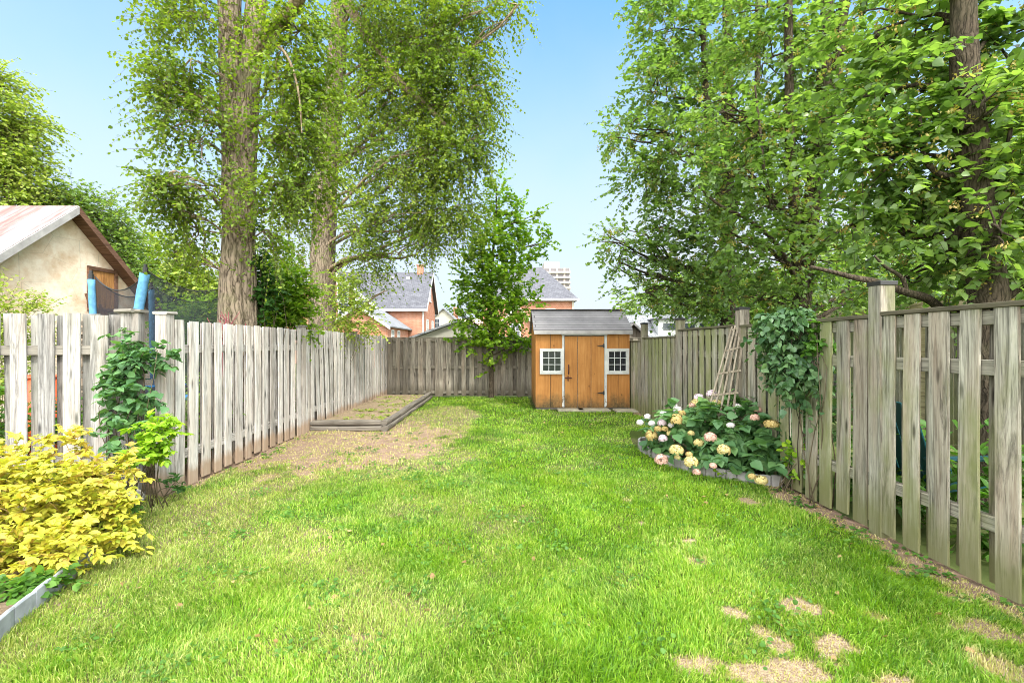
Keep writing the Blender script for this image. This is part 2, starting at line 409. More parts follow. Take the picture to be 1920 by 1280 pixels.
M['leaf_hyd'] = leafmat('hydrangea_leaves', [(.05,.12,.045), (.09,.20,.075), (.15,.29,.10), (.23,.37,.11)], .3, rough=.45)
M['leaf_vine'] = leafmat('blue_green_vine_leaves', [(.025,.065,.028), (.05,.115,.045), (.09,.175,.065), (.15,.25,.09)], .25, rough=.4)
M['leaf_yellow'] = leafmat('yellow_autumn_leaves', [(.13,.24,.03), (.34,.42,.05), (.56,.56,.06), (.66,.64,.09), (.60,.50,.07), (.34,.20,.06), (.70,.68,.36)], .35, tmul=(1.05,1.05,.5))
M['leaf_lime'] = leafmat('lime_green_leaves', [(.12,.26,.02), (.28,.46,.03), (.48,.62,.05)], .45)
M['leaf_mid'] = leafmat('mid_green_leaves', [(.05,.13,.02), (.09,.21,.03), (.17,.32,.04)], .4)

def mat_ground():
    t = NT('lawn_soil'); a = t.n.new('ShaderNodeAttribute'); a.attribute_name = 'dry'; d = a.outputs['Fac']
    p = t.obj(); n = t.noise(p, 9, 6, .7); n2 = t.noise(p, 55, 4, .7); n3 = t.noise(p, 220, 2, .6)
    green = t.ramp(n2, [(.3, (.035,.055,.012)), (.7, (.10,.135,.025))])
    straw = t.ramp(t.math('ADD', t.math('MULTIPLY', n2, .5), t.math('MULTIPLY', n3, .5)), [(.38, (.17,.11,.065)), (.5, (.38,.275,.18)), (.60, (.60,.48,.34))])
    soil = t.ramp(n, [(.35, (.20,.125,.085)), (.65, (.42,.29,.21))])
    sx_ = t.n.new('ShaderNodeSeparateXYZ'); t.l.new(p, sx_.inputs[0])
    bare_ = t.math('MAXIMUM', t.ramp(sx_.outputs[0], [(0, 0.), (.0, 0.)]) if False else t.math('MULTIPLY', t.math('SUBTRACT', sx_.outputs[0], 2.55), 5., clamp=True), t.math('MULTIPLY', t.math('SUBTRACT', -.4, sx_.outputs[0]), 3., clamp=True))
    straw = t.mix(t.math('MULTIPLY', bare_, t.ramp(n, [(.25, .35), (.55, .95)])), straw, soil)
    c = t.mix(t.ramp(d, [(.15, 0.), (.6, 1.)]), green, straw)
    t.bump(t.math('ADD', n2, n3), .8, .02); return t.done(c, .95, .1)
def mat_grass():
    t = NT('grass_blades'); a = t.n.new('ShaderNodeAttribute'); a.attribute_name = 'dry'; d = a.outputs['Fac']
    isl = t.isl(); n = t.noise(t.map(t.pos(), (1, 1, .0)), 1.1, 4, .65)
    n2 = t.noise(t.map(t.pos(), (1, 1, 0)), 6.5, 3, .65)
    f = t.math('ADD', t.math('MULTIPLY', isl, .72), t.math('ADD', t.math('MULTIPLY', t.math('SUBTRACT', n, .585), 1.35), t.math('MULTIPLY', n2, .5)), clamp=True)
    c = t.ramp(f, [(0, (.070,.175,.012)), (.3, (.145,.315,.014)), (.6, (.24,.43,.020)), (.85, (.36,.51,.04)), (1, (.47,.55,.10))])
    c = t.mix(t.ramp(t.math('ADD', d, t.math('MULTIPLY', isl, .35)), [(.35, 0.), (.95, .95)]), c, t.ramp(isl, [(0, (.40,.40,.10)), (.5, (.58,.50,.18)), (1, (.72,.60,.34))]))
    t.done(c, .42, .45)
    tr = t.N('BsdfTranslucent', Color=t.mix(1., c, (1.1, 1.15, .6), 'MULTIPLY'))
    t.l.new(t.N('MixShader', _0=.4, _1=t.b.outputs[0], _2=tr), t.out.inputs['Surface']); return t.m
def mat_soil(name='garden_soil_material', a=(.10,.07,.045), b=(.30,.22,.14)):
    t = NT(name); p = t.obj(); n = t.noise(p, 14, 6, .7); n2 = t.noise(p, 90, 3, .7)
    c = t.ramp(t.math('ADD', t.math('MULTIPLY', n, .5), t.math('MULTIPLY', n2, .5)), [(.35, a), (.62, b)])
    t.bump(n2, 1., .03); return t.done(c, .95, .1)
M['ground'] = mat_ground(); M['grass'] = mat_grass(); M['soil'] = mat_soil()
M['bedsoil'] = mat_soil('dry_bed_soil', (.20,.14,.09), (.46,.35,.22))
#@@GROUND
# ------------------------------------------------------------------ ground
LX, RX, ZB = -3.46, 3.10, 13.40      # the two side fences and the back fence
CORNER = (-3.52, 4.62)
DRY = []                              # (x, y, rx, ry, strength)
def dspot(px, py, rx, ry, s=1.):
    g = G(px, py); DRY.append((g[0], g[1], rx/FP*g[1], ry*g[1]**2/(FP*EYE), s))
for a in [(1500,1137,34,13), (1302,1056,22,9), (1405,941,16,6), (1310,1245,55,22), (1410,1262,70,20), (1520,1262,70,26), (1560,1215,45,24),
          (1450,1200,26,26), (1800,1120,40,12,.7), (1850,1185,50,24,.8), (1378,1150,20,11), (1290,1018,13,5), (1205,985,10,5), (1690,1068,22,9,.7),
          (1175,940,10,4,.6), (1640,1160,18,10,.6), (1760,1070,30,9,.6), (1850,1250,50,30,.7), (1660,1290,70,26), (590,1000,50,9,.45), (450,1090,40,10,.4), (660,1075,40,10,.4),
          (640,975,30,7,.35), (670,1200,25,9,.7), (1180,1060,14,6,.3), (900,1100,30,10,.25), (350,1150,60,16,.3)]: dspot(*a)
def fnoise(x, y, s, seed=0):
    v = np.zeros_like(x)
    for i, (k, a) in enumerate(((1, 1.), (2.1, .5), (4.3, .28), (8.7, .16))):
        v += a*np.sin(x*s*k*1.3+seed+i*1.7+1.5*np.sin(y*s*k*.8+seed*2+i))*np.cos(y*s*k*1.1-seed+1.2*np.sin(x*s*k*.7+i*2.3))
    return v
def dryness(x, y):
    d = np.zeros_like(x)
    for (cx, cy, rx, ry, s) in DRY:
        q = ((x-cx)/rx)**2+((y-cy)/ry)**2 + .5*fnoise(x, y, 7, cx) + .55*fnoise(x, y, 19, cy)
        d = np.maximum(d, s*np.clip(1.5-q, 0, 1))
    # the worn patch beside the left fence, from the raised bed towards the camera
    q = ((x+2.3)/1.7)**2+((y-7.1)/2.2)**2 + .28*fnoise(x, y, 2.2, 3) + .22*fnoise(x, y, 8, 5)
    d = np.maximum(d, np.clip((1.30-q)*.95, 0, 1)*(.85+.22*fnoise(x, y, 7, 9)))
    q = ((x+1.25)/.85)**2+((y-9.7)/1.9)**2 + .3*fnoise(x, y, 3, 1)
    d = np.maximum(d, np.clip((1.15-q)*.8, 0, .42))
    # bare strips under the fences
    e = .07*fnoise(x, y, 3, 2)
    d = np.maximum(d, np.clip((x-(RX-.34-e))*6, 0, 1)*(y < 6))
    d = np.maximum(d, np.clip((x-(RX-.2-e))*6, 0, 1))
    d = np.maximum(d, np.clip(((LX+.22+e)-x)*7, 0, 1)*(y > 4.9))
    # left half of the lawn is thinner and yellower
    d = np.maximum(d, np.clip(.27+.16*fnoise(x, y, 1.7, 4)-.12*(x+1.2), 0, .42)*(y < 7))
    d = np.maximum(d, .13+.10*fnoise(x, y, 2.6, 8))
    return np.clip(d, 0, 1)
def height(x, y): return .012*fnoise(x, y, 1.1, 2)
nx, ny = 190, 330
gx, gy = np.meshgrid(np.linspace(-6.5, RX+.02, nx), np.linspace(-.5, ZB+.02, ny))
F = np.arange(nx*ny).reshape(ny, nx)
F = np.stack([F[:-1, :-1], F[:-1, 1:], F[1:, 1:], F[1:, :-1]], -1).reshape(-1, 4)
lawn = npmesh('lawn', np.stack([gx, gy, height(gx, gy)], -1).reshape(-1, 3), F, M['ground'], smooth=True, attr=dryness(gx, gy).ravel())
tag(lawn, 'soil and thatch of the back yard lawn', 'lawn', kind='structure')
t = NT('outer_ground'); t.bump(t.noise(t.obj(), 3, 5, .7), .5, .05)
t.done(t.ramp(t.noise(t.obj(), .8, 6, .7), [(.35, (.06,.08,.025)), (.65, (.14,.17,.05))]), .95, .1)
g = MB(); g.add([(-1500,-1500,-.03),(1500,-1500,-.03),(1500,1500,-.03),(-1500,1500,-.03)], [(0,1,2,3)])
tag(g.build('ground', t.m), 'flat ground of the neighbouring plots out to the horizon', 'ground', kind='structure')

def bed_right(x, y):                  # inside the hydrangea bed
    return (x > 1.98+.10*(y-6.4)**2*1.0) & (y > 4.95+.0*x) & (y < 8.1) & (y > 8.9-1.25*x)
def bed_left(x, y): return x < -2.66-.42*(y-2.4)*.8 - np.clip((y-3.6), 0, 9)*.9
def grass_blades(n, y0, y1, h, w, seed):
    g = np.random.default_rng(seed)
    y = g.uniform(y0, y1, n); half = np.minimum(1.18*y+.3, 9)
    x = g.uniform(-1, 1, n)*half
    k = (x < RX-.04) & (x > np.where(y > 4.62, LX+.02, -5)) & (y < ZB-.05) & ~bed_right(x, y) & ~bed_left(x, y)
    k &= ~((x < -2.07) & (y > 8.1) & (y < 13.1)) & ~((x > .72) & (y > 10.78)) & ~((x > 1.15) & (y > 10.45) & (y < 10.8))
    x, y = x[k], y[k]; d = dryness(x, y)
    wd = g.uniform(0, 1, len(x)); tuft = fnoise(x, y, 6, 7)*.5
    keep = wd > np.clip((d-.25)*1.15, 0, np.where((x < -.3) & (y > 4.8), .93-.5*(fnoise(x, y, 4.3, 2) > .55), .74)) ; x, y, d = x[keep], y[keep], d[keep]; N = len(x)
    # blades gather in small tufts
    L = h*g.uniform(.45, 1.25, N)*(1+.30*np.clip(fnoise(x, y, 5, 1), -1, 1))*(1-.5*np.clip(d, 0, 1))
    a = g.uniform(0, 2*math.pi, N) ; lean = g.uniform(.15, .95, N)
    flow = fnoise(x, y, 1.6, 6)*2.5; a = np.where(g.uniform(0, 1, N) < .5, flow+g.normal(0, .6, N), a)
    dx, dy = np.cos(a), np.sin(a); fa = g.uniform(0, 2*math.pi, N); wx, wy = np.cos(fa), np.sin(fa)
    ww = w*g.uniform(.6, 1.3, N); b = np.stack([x, y, height(x, y)-.004], 1)
    dv = np.stack([dx, dy, 0*dx], 1); wv = np.stack([wx, wy, 0*wx], 1); up = np.array([0, 0, 1.])
    m = b + dv*(L*lean*.30)[:, None] + up*(L*.62)[:, None]
    tp = b + dv*(L*lean*.95)[:, None] + up*(L*(1-.45*lean**2))[:, None]
    V = np.stack([b-wv*(ww*.5)[:, None], b+wv*(ww*.5)[:, None], m-wv*(ww*.42)[:, None], m+wv*(ww*.42)[:, None], tp-wv*(ww*.08)[:, None], tp+wv*(ww*.08)[:, None]], 1)
    F = (np.array([(0,1,3,2),(2,3,5,4)])[None]+(np.arange(N)*6)[:, None, None]).reshape(-1, 4)
    return V.reshape(-1, 3), F, np.repeat(d, 6)
Vs, Fs, As, o = [], [], [], 0
for args in [(260000, 1.7, 3.4, .047, .0042, 1), (220000, 3.4, 5.6, .045, .0056, 2), (140000, 5.6, 8.6, .045, .0082, 3), (90000, 8.6, 13.4, .048, .0125, 4)]:
    v, f, a = grass_blades(*args); Vs.append(v); Fs.append(f+o); As.append(a); o += len(v)
gr = npmesh('grass', np.concatenate(Vs), np.concatenate(Fs), M['grass'], attr=np.concatenate(As))
tag(gr, 'short bright green lawn grass with worn and straw coloured spots', 'grass', kind='stuff')
#@@FENCES
# ------------------------------------------------------------------ fences
def fence(name, label, A, B, posts, bays, pitch=.217, bw=.14, mat='wood_left', mat_h='wood_left_h', rails=((1.5,.09),(.36,.09)),
          cap=None, seed=1, lean=(), post_h=1.86, post_cap='flat', post_w=.118, jit=.012, first=.06, gapless=False):
    rn = random.Random(seed); A = Vector((*A, 0)); B = Vector((*B, 0)); d = B-A
    root = thing(name, label, 'fence', A, math.atan2(d.y, d.x))
    for (s, ph) in posts:
        hh = ph if ph else post_h
        m = MB(); m.beam((s, 0, -.1), (s+rn.uniform(-.01, .01), rn.uniform(-.008, .008), hh), post_w, post_w, 5, .003, .006)
        po = m.build('post', M[mat], root)
        if post_cap == 'flat':
            c = MB(); c.beam((s-.075, 0, hh+.016), (s+.075, 0, hh+.020), .15, .03, 1, 0, .008)
            c.build('post_cap', M[mat_h], po)
        elif post_cap == 'black':
            c = MB(); c.box(s-post_w/2-.008, s+post_w/2+.008, -post_w/2-.008, post_w/2+.008, hh-.02, hh+.014)
            c.add([(s-.05,-.05,hh+.0142),(s+.05,-.05,hh+.0142),(s+.05,.05,hh+.0142),(s-.05,.05,hh+.0142),(s,0,hh+.03)], [(0,1,4),(1,2,4),(2,3,4),(3,0,4),(3,2,1,0)])
            c.build('post_cap', M['black'], po, bevel=.003)
    for (s0, s1, top) in bays:
        bd = MB(); pos = s0+first; k = 0
        while pos < s1-.02:
            # front board
            w = bw*rn.uniform(.90, 1.08); a = rn.uniform(-.009, .009)
            for (l0, l1, amt) in lean:
                if l0 < pos < l1: a = amt*rn.uniform(.5, 1.2)
            h1 = top+rn.uniform(-jit, jit); z0 = .015+rn.uniform(0, .035)
            if pos+w/2 < s1+.02:
                bd.beam((pos-a, -.043, z0), (pos+a, -.043-rn.uniform(0, .004), h1), w, .018, 6, .008, .003, up=(0, 1, 0))
            q = pos+pitch/2
            if q+w/2 < s1+.03:
                a2 = rn.uniform(-.005, .005); h2 = top+rn.uniform(-jit, jit)
                bd.beam((q-a2, .043, z0), (q+a2, .043+rn.uniform(0, .004), h2), bw*rn.uniform(.90, 1.06), .018, 6, .008, .003, up=(0, 1, 0))
            pos += pitch*rn.uniform(.97, 1.03)
        bd.build('board_panel', M[mat], root)
        for (z, h) in rails:
            if z == 'top': z = top-.055
            r = MB(); r.beam((s0, 0, z+rn.uniform(-.01, .01)), (s1, 0, z+rn.uniform(-.01, .01)), .062, h, 4, .004, .004)
            r.build('rail', M[mat_h], root)
        if cap:
            r = MB(); r.beam((s0, 0, top+.018+rn.uniform(-.004, .004)), (s1, 0, top+.018+rn.uniform(-.004, .004)), .13, .034, 5, .004, .004)
            r.build('top_cap', M[cap], root)
    return root
fence('wooden_fence', 'long pale grey shadowbox picket fence along the left side with uneven open board tops', (LX, 4.66), (LX, 13.46),
      [(0, 1.85), (3.15, 1.84), (5.9, 1.82), (8.72, 1.72)],
      [(.05, 3.10, 1.795), (3.20, 5.85, 1.80), (5.95, 8.67, 1.78)], seed=3, lean=((3.7, 4.55, -.075), (4.55, 5.2, -.04)), first=.09)
fence('wooden_fence', 'wide grey weathered board fence section behind the yellow shrub', (-6.73, 4.03), (-3.66, 4.64),
      [(.2, 1.86), (3.06, 1.865)], [(.25, 3.0, 1.845)], mat='wood_near', mat_h='wood_near_h', seed=8, rails=((1.49,.095),(.42,.09)), first=.03, pitch=.225, bw=.142)
fence('wooden_fence', 'brownish grey back fence between the raised bed and the shed', (LX+.02, ZB), (5.4, ZB),
      [(1.5, 1.74), (3.9, 1.74), (6.3, 1.72), (8.7, 1.74)],
      [(.06, 1.45, 1.72), (1.55, 3.85, 1.72), (3.95, 6.25, 1.71), (6.35, 8.65, 1.71)], mat='wood_back', mat_h='wood_back_h', cap='wood_back_h',
      rails=(('top', .09), (.87, .09), (.14, .09)), post_cap=None, seed=12, pitch=.228, post_w=.118, bw=.145)
fence('wooden_fence', 'tall mossy green-grey shadowbox fence along the right side with black capped posts', (RX, 13.3), (RX, .4),
      [(1.3, 1.95), (3.32, 2.0), (5.34, 1.99), (7.40, 2.01), (9.58, 2.045), (11.80, 2.0)],
      [(.06, 1.25, 1.55), (1.35, 3.27, 1.60), (3.37, 5.29, 1.665), (5.39, 7.35, 1.77), (7.45, 9.53, 1.76), (9.63, 11.75, 1.775), (11.85, 12.9, 1.79)],
      mat='wood_right', mat_h='wood_right_h', cap='wood_cap', rails=(('top', .09), (1.40, .10), (.42, .09)), post_cap='black', seed=21, pitch=.212, post_w=.125, bw=.142, jit=.0)

# the second, capped corner post a little left of the corner
cp = thing('corner_post', 'square weathered post with a broad flat cap beside the left fence corner', 'post', (-3.78, 4.60, 0))
MB().beam((0, 0, -.05), (0, 0, 1.862), .10, .10, 4, .004, .006).build('post', M['wood_near'], cp)
MB().beam((-.085, 0, 1.880), (.085, 0, 1.886), .17, .036, 1, 0, .01).build('post_cap', M['wood_near_h'], cp)

# low newer fence of the plot on the right, seen over and through the mossy fence
nf = thing('neighbor_fence', 'newer yellowish board fence standing in the plot beyond the mossy right fence', 'fence', (6.6, 9.5, 0), R(-90))
for i in range(4):
    s = i*2.4
    MB().beam((s, 0, 0), (s, 0, 2.22), .09, .09, 1, 0, .004).build('post', M['wood_new'], nf)
    b = MB()
    for k in range(15): b.beam((s+.12+k*.15, -.05, .03), (s+.12+k*.15, -.05, 2.06), .14, .018, 1, 0, .002, up=(0, 1, 0))
    b.build('board_panel', M['wood_right'], nf)
    MB().beam((s+.046, 0, 2.14), (s+2.354, 0, 2.14), .04, .13, 1, 0, .004).build('rail', M['wood_new'], nf)
#@@SHED
# ------------------------------------------------------------------ garden shed
def mat_shed():
    t = NT('orange_stained_boards'); uv = t.uv(); p = t.obj()
    gr = t.noise(t.map(p, (26, 26, 1.5)), 1., 5, .65, .5); br = t.noise(t.map(p, (3, 3, 1.2)), 1., 4, .6)
    c = t.ramp(t.math('ADD', t.math('MULTIPLY', gr, .5), t.math('MULTIPLY', br, .5)), [(.33, (.27,.11,.028)), (.5, (.39,.17,.045)), (.66, (.48,.23,.07))])
    vd = t.N('TexVoronoi', 0, Vector=t.map(p, (5, 5, 2.6)), Scale=1.)
    c = t.mix(1., c, t.ramp(vd, [(.03, .3), (.07, .65), (.10, 1.)]), 'MULTIPLY')
    z = t.N('SeparateXYZ', 2, Vector=p)
    nm_ = t.noise(t.map(p, (4.5, 4.5, 2.0)), 1., 7, .75)
    zz = t.math('ADD', t.math('ADD', z, .22), t.math('MULTIPLY', t.math('SUBTRACT', .5, nm_), 1.1))
    c = t.mix(t.ramp(zz, [(.24, .95), (.42, .55), (.60, 0.)]), c, t.ramp(t.noise(p, 14, 6, .75), [(.35, (.045,.032,.016)), (.55, (.12,.085,.035)), (.68, (.28,.13,.04))]))
    t.bump(gr, .3, .004); return t.done(c, .72, .25)
M['shed'] = mat_shed()
def mat_peel():
    t = NT('peeling_white_paint'); p = t.obj(); z = t.N('SeparateXYZ', 2, Vector=p)
    f = t.math('ADD', t.noise(t.map(p, (30, 30, 7)), 1., 5, .7), t.math('MULTIPLY', z, .16))
    c = t.mix(t.ramp(f, [(.46, 1.), (.50, 0.)]), t.ramp(t.noise(p, 5, 4, .6), [(.3, (.42,.42,.39)), (.7, (.60,.60,.57))]), (.20,.15,.10))
    t.bump(f, .3, .003); return t.done(c, .6, .35)
M['peel'] = mat_peel()
M['oldwhite'] = plain('dirty_white_board', (.36,.34,.33), .8, .2, .3, 5)
M['shed_roof'] = shingles('weathered_grey_shingles', (.17,.162,.165), (.24,.225,.225), row=.115, wid=5.)
M['glass'] = plain('dark_window_glass', (.015,.018,.024), .08, .9)
SX0, SX1, SY0, SY1 = .78, 3.0, 10.8, 12.4
shed = thing('garden_shed', 'small orange stained wooden shed with white framed windows and grey shingled roof', 'shed', (0, 0, 0))
shed.location = (SX0, SY0, 0)
def sx(px, py=None): return (px-CX)/FP*SY0 - SX0
def sz(py): return EYE-(py-CY)/FP*SY0
w = SX1-SX0; dp = SY1-SY0; ze = 1.90
b = MB()                              # walls as four boards-thick slabs, front one built of grooved boards
door0, door1 = sx(1058), sx(1133)
edges = [0, sx(1031), door0]
for a0, a1 in ((0, sx(1032.)), (sx(1032.)+.011, door0-.03), (door1+.03, sx(1160)), (sx(1160)+.011, w)):
    b.box(a0, a1, 0, .022, .05, ze)
b.box(door0-.03, door1+.03, .004, .022, sz(627), ze)
b.box(0, w, dp-.02, dp, .05, ze); b.box(0, .02, .0222, dp-.0202, .05, ze); b.box(w-.02, w, .0222, dp-.0202, .05, ze)
MB().box(.03, w-.03, .03, .04, .06, ze-.01).build('wall_groove_shade', M['black'], shed)  # black sheet added behind the boards, its colour stands in for groove shade
zr = 2.40; ym = .78
for x in (.0, w-.02): b.add([(x,0,ze),(x+.02,0,ze),(x+.02,dp,ze),(x,dp,ze),(x,ym,zr-.04),(x+.02,ym,zr-.04)], [(0,3,4),(1,5,2),(0,4,5,1),(4,3,2,5),(0,1,2,3)])
b.build('wall', M['shed'], shed)
r = MB(); ov = .06
sl_ = (zr-ze)/(ym)
f0 = (-.09, ze-sl_*.09)
prof = [(-.10, ze-.055), (-.10, ze-.015), (ym, zr+.03), (dp+.10, ze-.015), (dp+.10, ze-.055), (ym, zr-.01)]
r.prism([(-ov, y, z) for y, z in prof], (w+2*ov, 0, 0))
rf = r.build('roof', M['shed_roof'], shed)
MB().box(-ov+.01, w+ov-.01, -.122, -.102, ze-.115, ze-.03).build('fascia', M['oldwhite'], rf)
MB().box(-ov, w+ov, ym-.1, ym+.1, zr+.022, zr+.034).build('ridge_cap', M['shed_roof'], rf)
MB().box(.02, w-.02, .03, dp-.03, .0, .05).build('floor_frame', M['timber'], shed)
# door
dr = MB(); zd0, zd1 = sz(765), sz(630)
xs = [door0+.003, sx(1083), sx(1108), door1-.003]
for i in range(3): dr.box(xs[i]+.006, xs[i+1]-.006, -.014, .0, zd0, zd1)
door = dr.build('door', M['shed'], shed, bevel=.003)
MB().box(door0+.004, door1-.004, .0005, .003, zd0+.01, zd1-.01).build('door_groove_shade', M['timber'], door)  # dark sheet added so the door grooves read as shaded
for zz in (sz(648), sz(736)):
    h = MB(); h.box(sx(1130), sx(1130)+.035, -.040, -.031, zz-.045, zz+.045); h.prism([(sx(1130),-.0385,zz-.02),(sx(1130),-.0385,zz+.02),(sx(1130)-.13,-.0385,zz+.005),(sx(1130)-.13,-.0385,zz-.005)], (0,.02,0))
    h.build('hinge', M['black'], door)
h = MB(); h.tube([(sx(1066),-.016,sz(699)),(sx(1066),-.05,sz(697)),(sx(1066),-.05,sz(687)),(sx(1066),-.016,sz(684))], .008, 8)
h.box(sx(1066)-.014, sx(1066)+.014, -.022, -.0145, sz(702), sz(683)); h.build('handle', M['rust'], door)
h = MB(); h.box(sx(1060)-.01, sx(1060)+.13, -.030, -.0145, sz(708)-.015, sz(708)+.015); h.tube([(sx(1058), -.037, sz(708)), (sx(1072), -.037, sz(708))], .008, 8)
h.box(sx(1064), sx(1064)+.02, -.035, -.0145, sz(714), sz(704)); h.build('latch', M['rust'], door)
# white door surround
fr = MB(); fr.box(sx(1054), door0-.001, -.020, -.001, .06, sz(629)); fr.box(door1+.001, sx(1137.5), -.020, -.001, .06, sz(629)); fr.box(sx(1053), sx(1138.5), -.022, -.001, sz(629)+.001, sz(620))
fr.build('door_frame', M['peel'], shed, bevel=.002)
for (x0, x1) in ((1012, 1057), (1135.5, 1179)):
    X0, X1 = sx(x0), sx(x1); Z0, Z1 = sz(701), sz(653); q = .07
    wf = MB(); y0, y1 = -.046, -.023
    wf.box(X0, X1, y0, y1, Z1-q, Z1); wf.box(X0, X1, y0, y1, Z0, Z0+q); wf.box(X0, X0+q, y0, y1, Z0+q, Z1-q); wf.box(X1-q, X1, y0, y1, Z0+q, Z1-q)
    wf.box(X0+.01, X1-.01, -.0225, -.001, Z0+.01, Z0+q); wf.box(X0+.01, X1-.01, -.0225, -.001, Z1-q, Z1-.01)
    wo = wf.build('window', M['peel'], shed, bevel=.002)
    gl = MB(); gl.box(X0+q-.005, X1-q+.005, -.014, -.006, Z0+q-.005, Z1-q+.005); gl.build('pane', M['glass'], wo)
    mu = MB(); iw = X1-X0-2*q; ih = Z1-Z0-2*q
    for k in (0, 1, 2, 3):
        xx = X0+q+iw*k/3; mu.box(xx-.007, xx+.007, -.030, -.016, Z0+q, Z1-q)
    for k in (0, 1, 2, 3):
        zz = Z0+q+ih*k/3; mu.box(X0+q, X1-q, -.029, -.017, zz-.007, zz+.007)
    mu.build('muntins', M['white'], wo)
for q_ in (-.004, w-.035): MB().box(q_, q_+.039, -.012, -.0005, .05, ze-.12).build('corner_board', M['shed'], shed)

# paving slabs before the shed door
M['slab'] = plain('mossy_concrete_slab', (.33,.30,.22), .9, .15, .35, 9, .4)
for i, (x0, x1, y0, y1, lb) in enumerate(((1.18, 1.78, 10.42, 10.74, 'left one of three flat concrete slabs at the foot of the shed door'),
                                          (1.80, 2.52, 10.36, 10.72, 'middle one of three flat concrete slabs at the foot of the shed door'),
                                          (2.54, 3.04, 10.30, 10.70, 'right one of three flat slabs by the shed, reaching the mossy fence'))):
    s = MB().box(x0, x1, y0, y1, .0, .045).build('paving_slab', M['slab'], bevel=.006)
    tag(s, lb, 'paving slab', 'concrete slabs in front of the shed'); s.rotation_euler = (0, 0, R((-1, .6, -.4)[i])*.5)

# ------------------------------------------------------------------ raised bed of timbers
rb = thing('raised_bed', 'low raised garden bed of dark weathered timbers along the left fence', 'raised bed', (-2.17, 8.14, 0))
def timber(a, b, parent, jit=.01):
    m = MB(); m.beam(a, b, .115, .088, 8, jit, .022); return m.build('timber', M['timber'], parent)
timber((-1.25, -.02, .05), (.0, .02, .045), rb); timber((-1.26, .0, .142), (-.02, .05, .138), rb)
timber((.06, -.04, .045), (.09, 2.45, .05), rb); timber((.09, 2.5, .05), (.10, 4.9, .05), rb)
timber((.03, .03, .137), (.06, 1.65, .14), rb); timber((.06, 1.7, .14), (.08, 3.3, .142), rb); timber((.08, 3.35, .142), (.09, 4.92, .14), rb)
m = MB(); n1, n2 = 14, 44
vs = [(-1.27+1.27*i/n1, .04+4.9*j/n2, .10+.035*mnoise.noise(Vector((i*.5, j*.5, 0)))-.02*(i == n1)) for j in range(n2+1) for i in range(n1+1)]
m.add(vs, [(j*(n1+1)+i, j*(n1+1)+i+1, (j+1)*(n1+1)+i+1, (j+1)*(n1+1)+i) for j in range(n2) for i in range(n1)])
m.build('soil', M['bedsoil'], rb, smooth=True)

# weeds in the bed and along the fence feet
def weeds(name, label, pts, size, mat, n=7, up=.6, h=.08, kind='stuff'):
    g = np.random.default_rng(abs(hash(label)) % 1000 if False else len(label)*7+len(pts))
    pts = np.asarray(pts); N = len(pts); Pp = np.repeat(pts, n, 0)
    a = g.uniform(0, 2*math.pi, N*n); el = g.uniform(.1, .9, N*n)
    d = np.stack([np.cos(a)*np.cos(el), np.sin(a)*np.cos(el), np.sin(el)*up], 1)
    base = Pp + d*h*g.uniform(.2, 1.2, (N*n, 1)); nn = g.normal(0, .3, (N*n, 3)); nn[:, 2] += 1
    o = leaves(name, base, d, nn, size*g.uniform(.5, 1.2, N*n), mat, None, OV)
    return tag(o, label, 'weeds', kind=kind)
g = np.random.default_rng(3)
q = g.uniform(0, 1, (330, 3))*np.array([1.15, 4.8, 0])+np.array([-3.38, 8.2, .11]); q = q[clump(q, .9) > .12]
weeds('bed_weeds', 'small green and yellowish weeds growing on the raised bed soil', q, .042, M['leaf_far'], 7, .4, .04)
q = np.concatenate([np.stack([g.uniform(-3.4, -3.2, 60), g.uniform(4.8, 8, 60), np.full(60, .0)], 1), np.stack([g.uniform(2.7, 3.04, 70), g.uniform(2.2, 5, 70), np.full(70, .0)], 1),
                    np.stack([g.uniform(-2.6, .6, 90)*1.0-.2, g.uniform(5.2, 8.0, 90), np.full(90, .0)], 1)])
weeds('lawn_weeds', 'low broad leaved weeds scattered at the fence feet and on the worn patch', q, .035, M['leaf_mid'], 9, .35, .03)
M['dead'] = leafmat('dead_leaves', [(.16,.09,.04), (.34,.22,.09), (.50,.38,.15)], .2)
n = 230; q = np.stack([g.uniform(-3.3, 3.0, n), g.uniform(2.0, 12.6, n), np.full(n, .028)], 1); q = q[~((q[:, 0] > .6) & (q[:, 1] > 10.2)) & ~((q[:, 0] < -1.9) & (q[:, 1] > 8))]; dd = g.normal(0, 1, q.shape); dd[:, 2] *= .25; nn_ = g.normal(0, .5, q.shape); nn_[:, 2] += 1
tag(leaves('fallen_leaves', q, dd, nn_, .04*g.uniform(.5, 1.2, len(q)), M['dead'], None, OV), 'small brown fallen leaves scattered over the lawn', 'leaves', kind='stuff')
g = np.random.default_rng(17); n = 150; cc = np.stack([g.uniform(-3., 2.4, n), g.uniform(2.1, 7., n), np.full(n, .018)], 1); cc = np.repeat(cc, 22, 0); cc[:, :2] += g.normal(0, .07, (len(cc), 2))
cc = cc[(cc[:, 0] > -2.6) & (cc[:, 0] < 2.9)]; dd = g.normal(0, 1, cc.shape); dd[:, 2] = np.abs(dd[:, 2])*.3; nn_ = g.normal(0, .4, cc.shape); nn_[:, 2] += 1
tag(leaves('clover', cc+np.array([0, 0, .018])*g.uniform(0, 1, (len(cc), 1)), dd, nn_, .024*g.uniform(.6, 1.3, len(cc)), M['leaf_mid'], None, BROAD), 'small patches of clover mixed into the lawn grass', 'clover', kind='stuff')
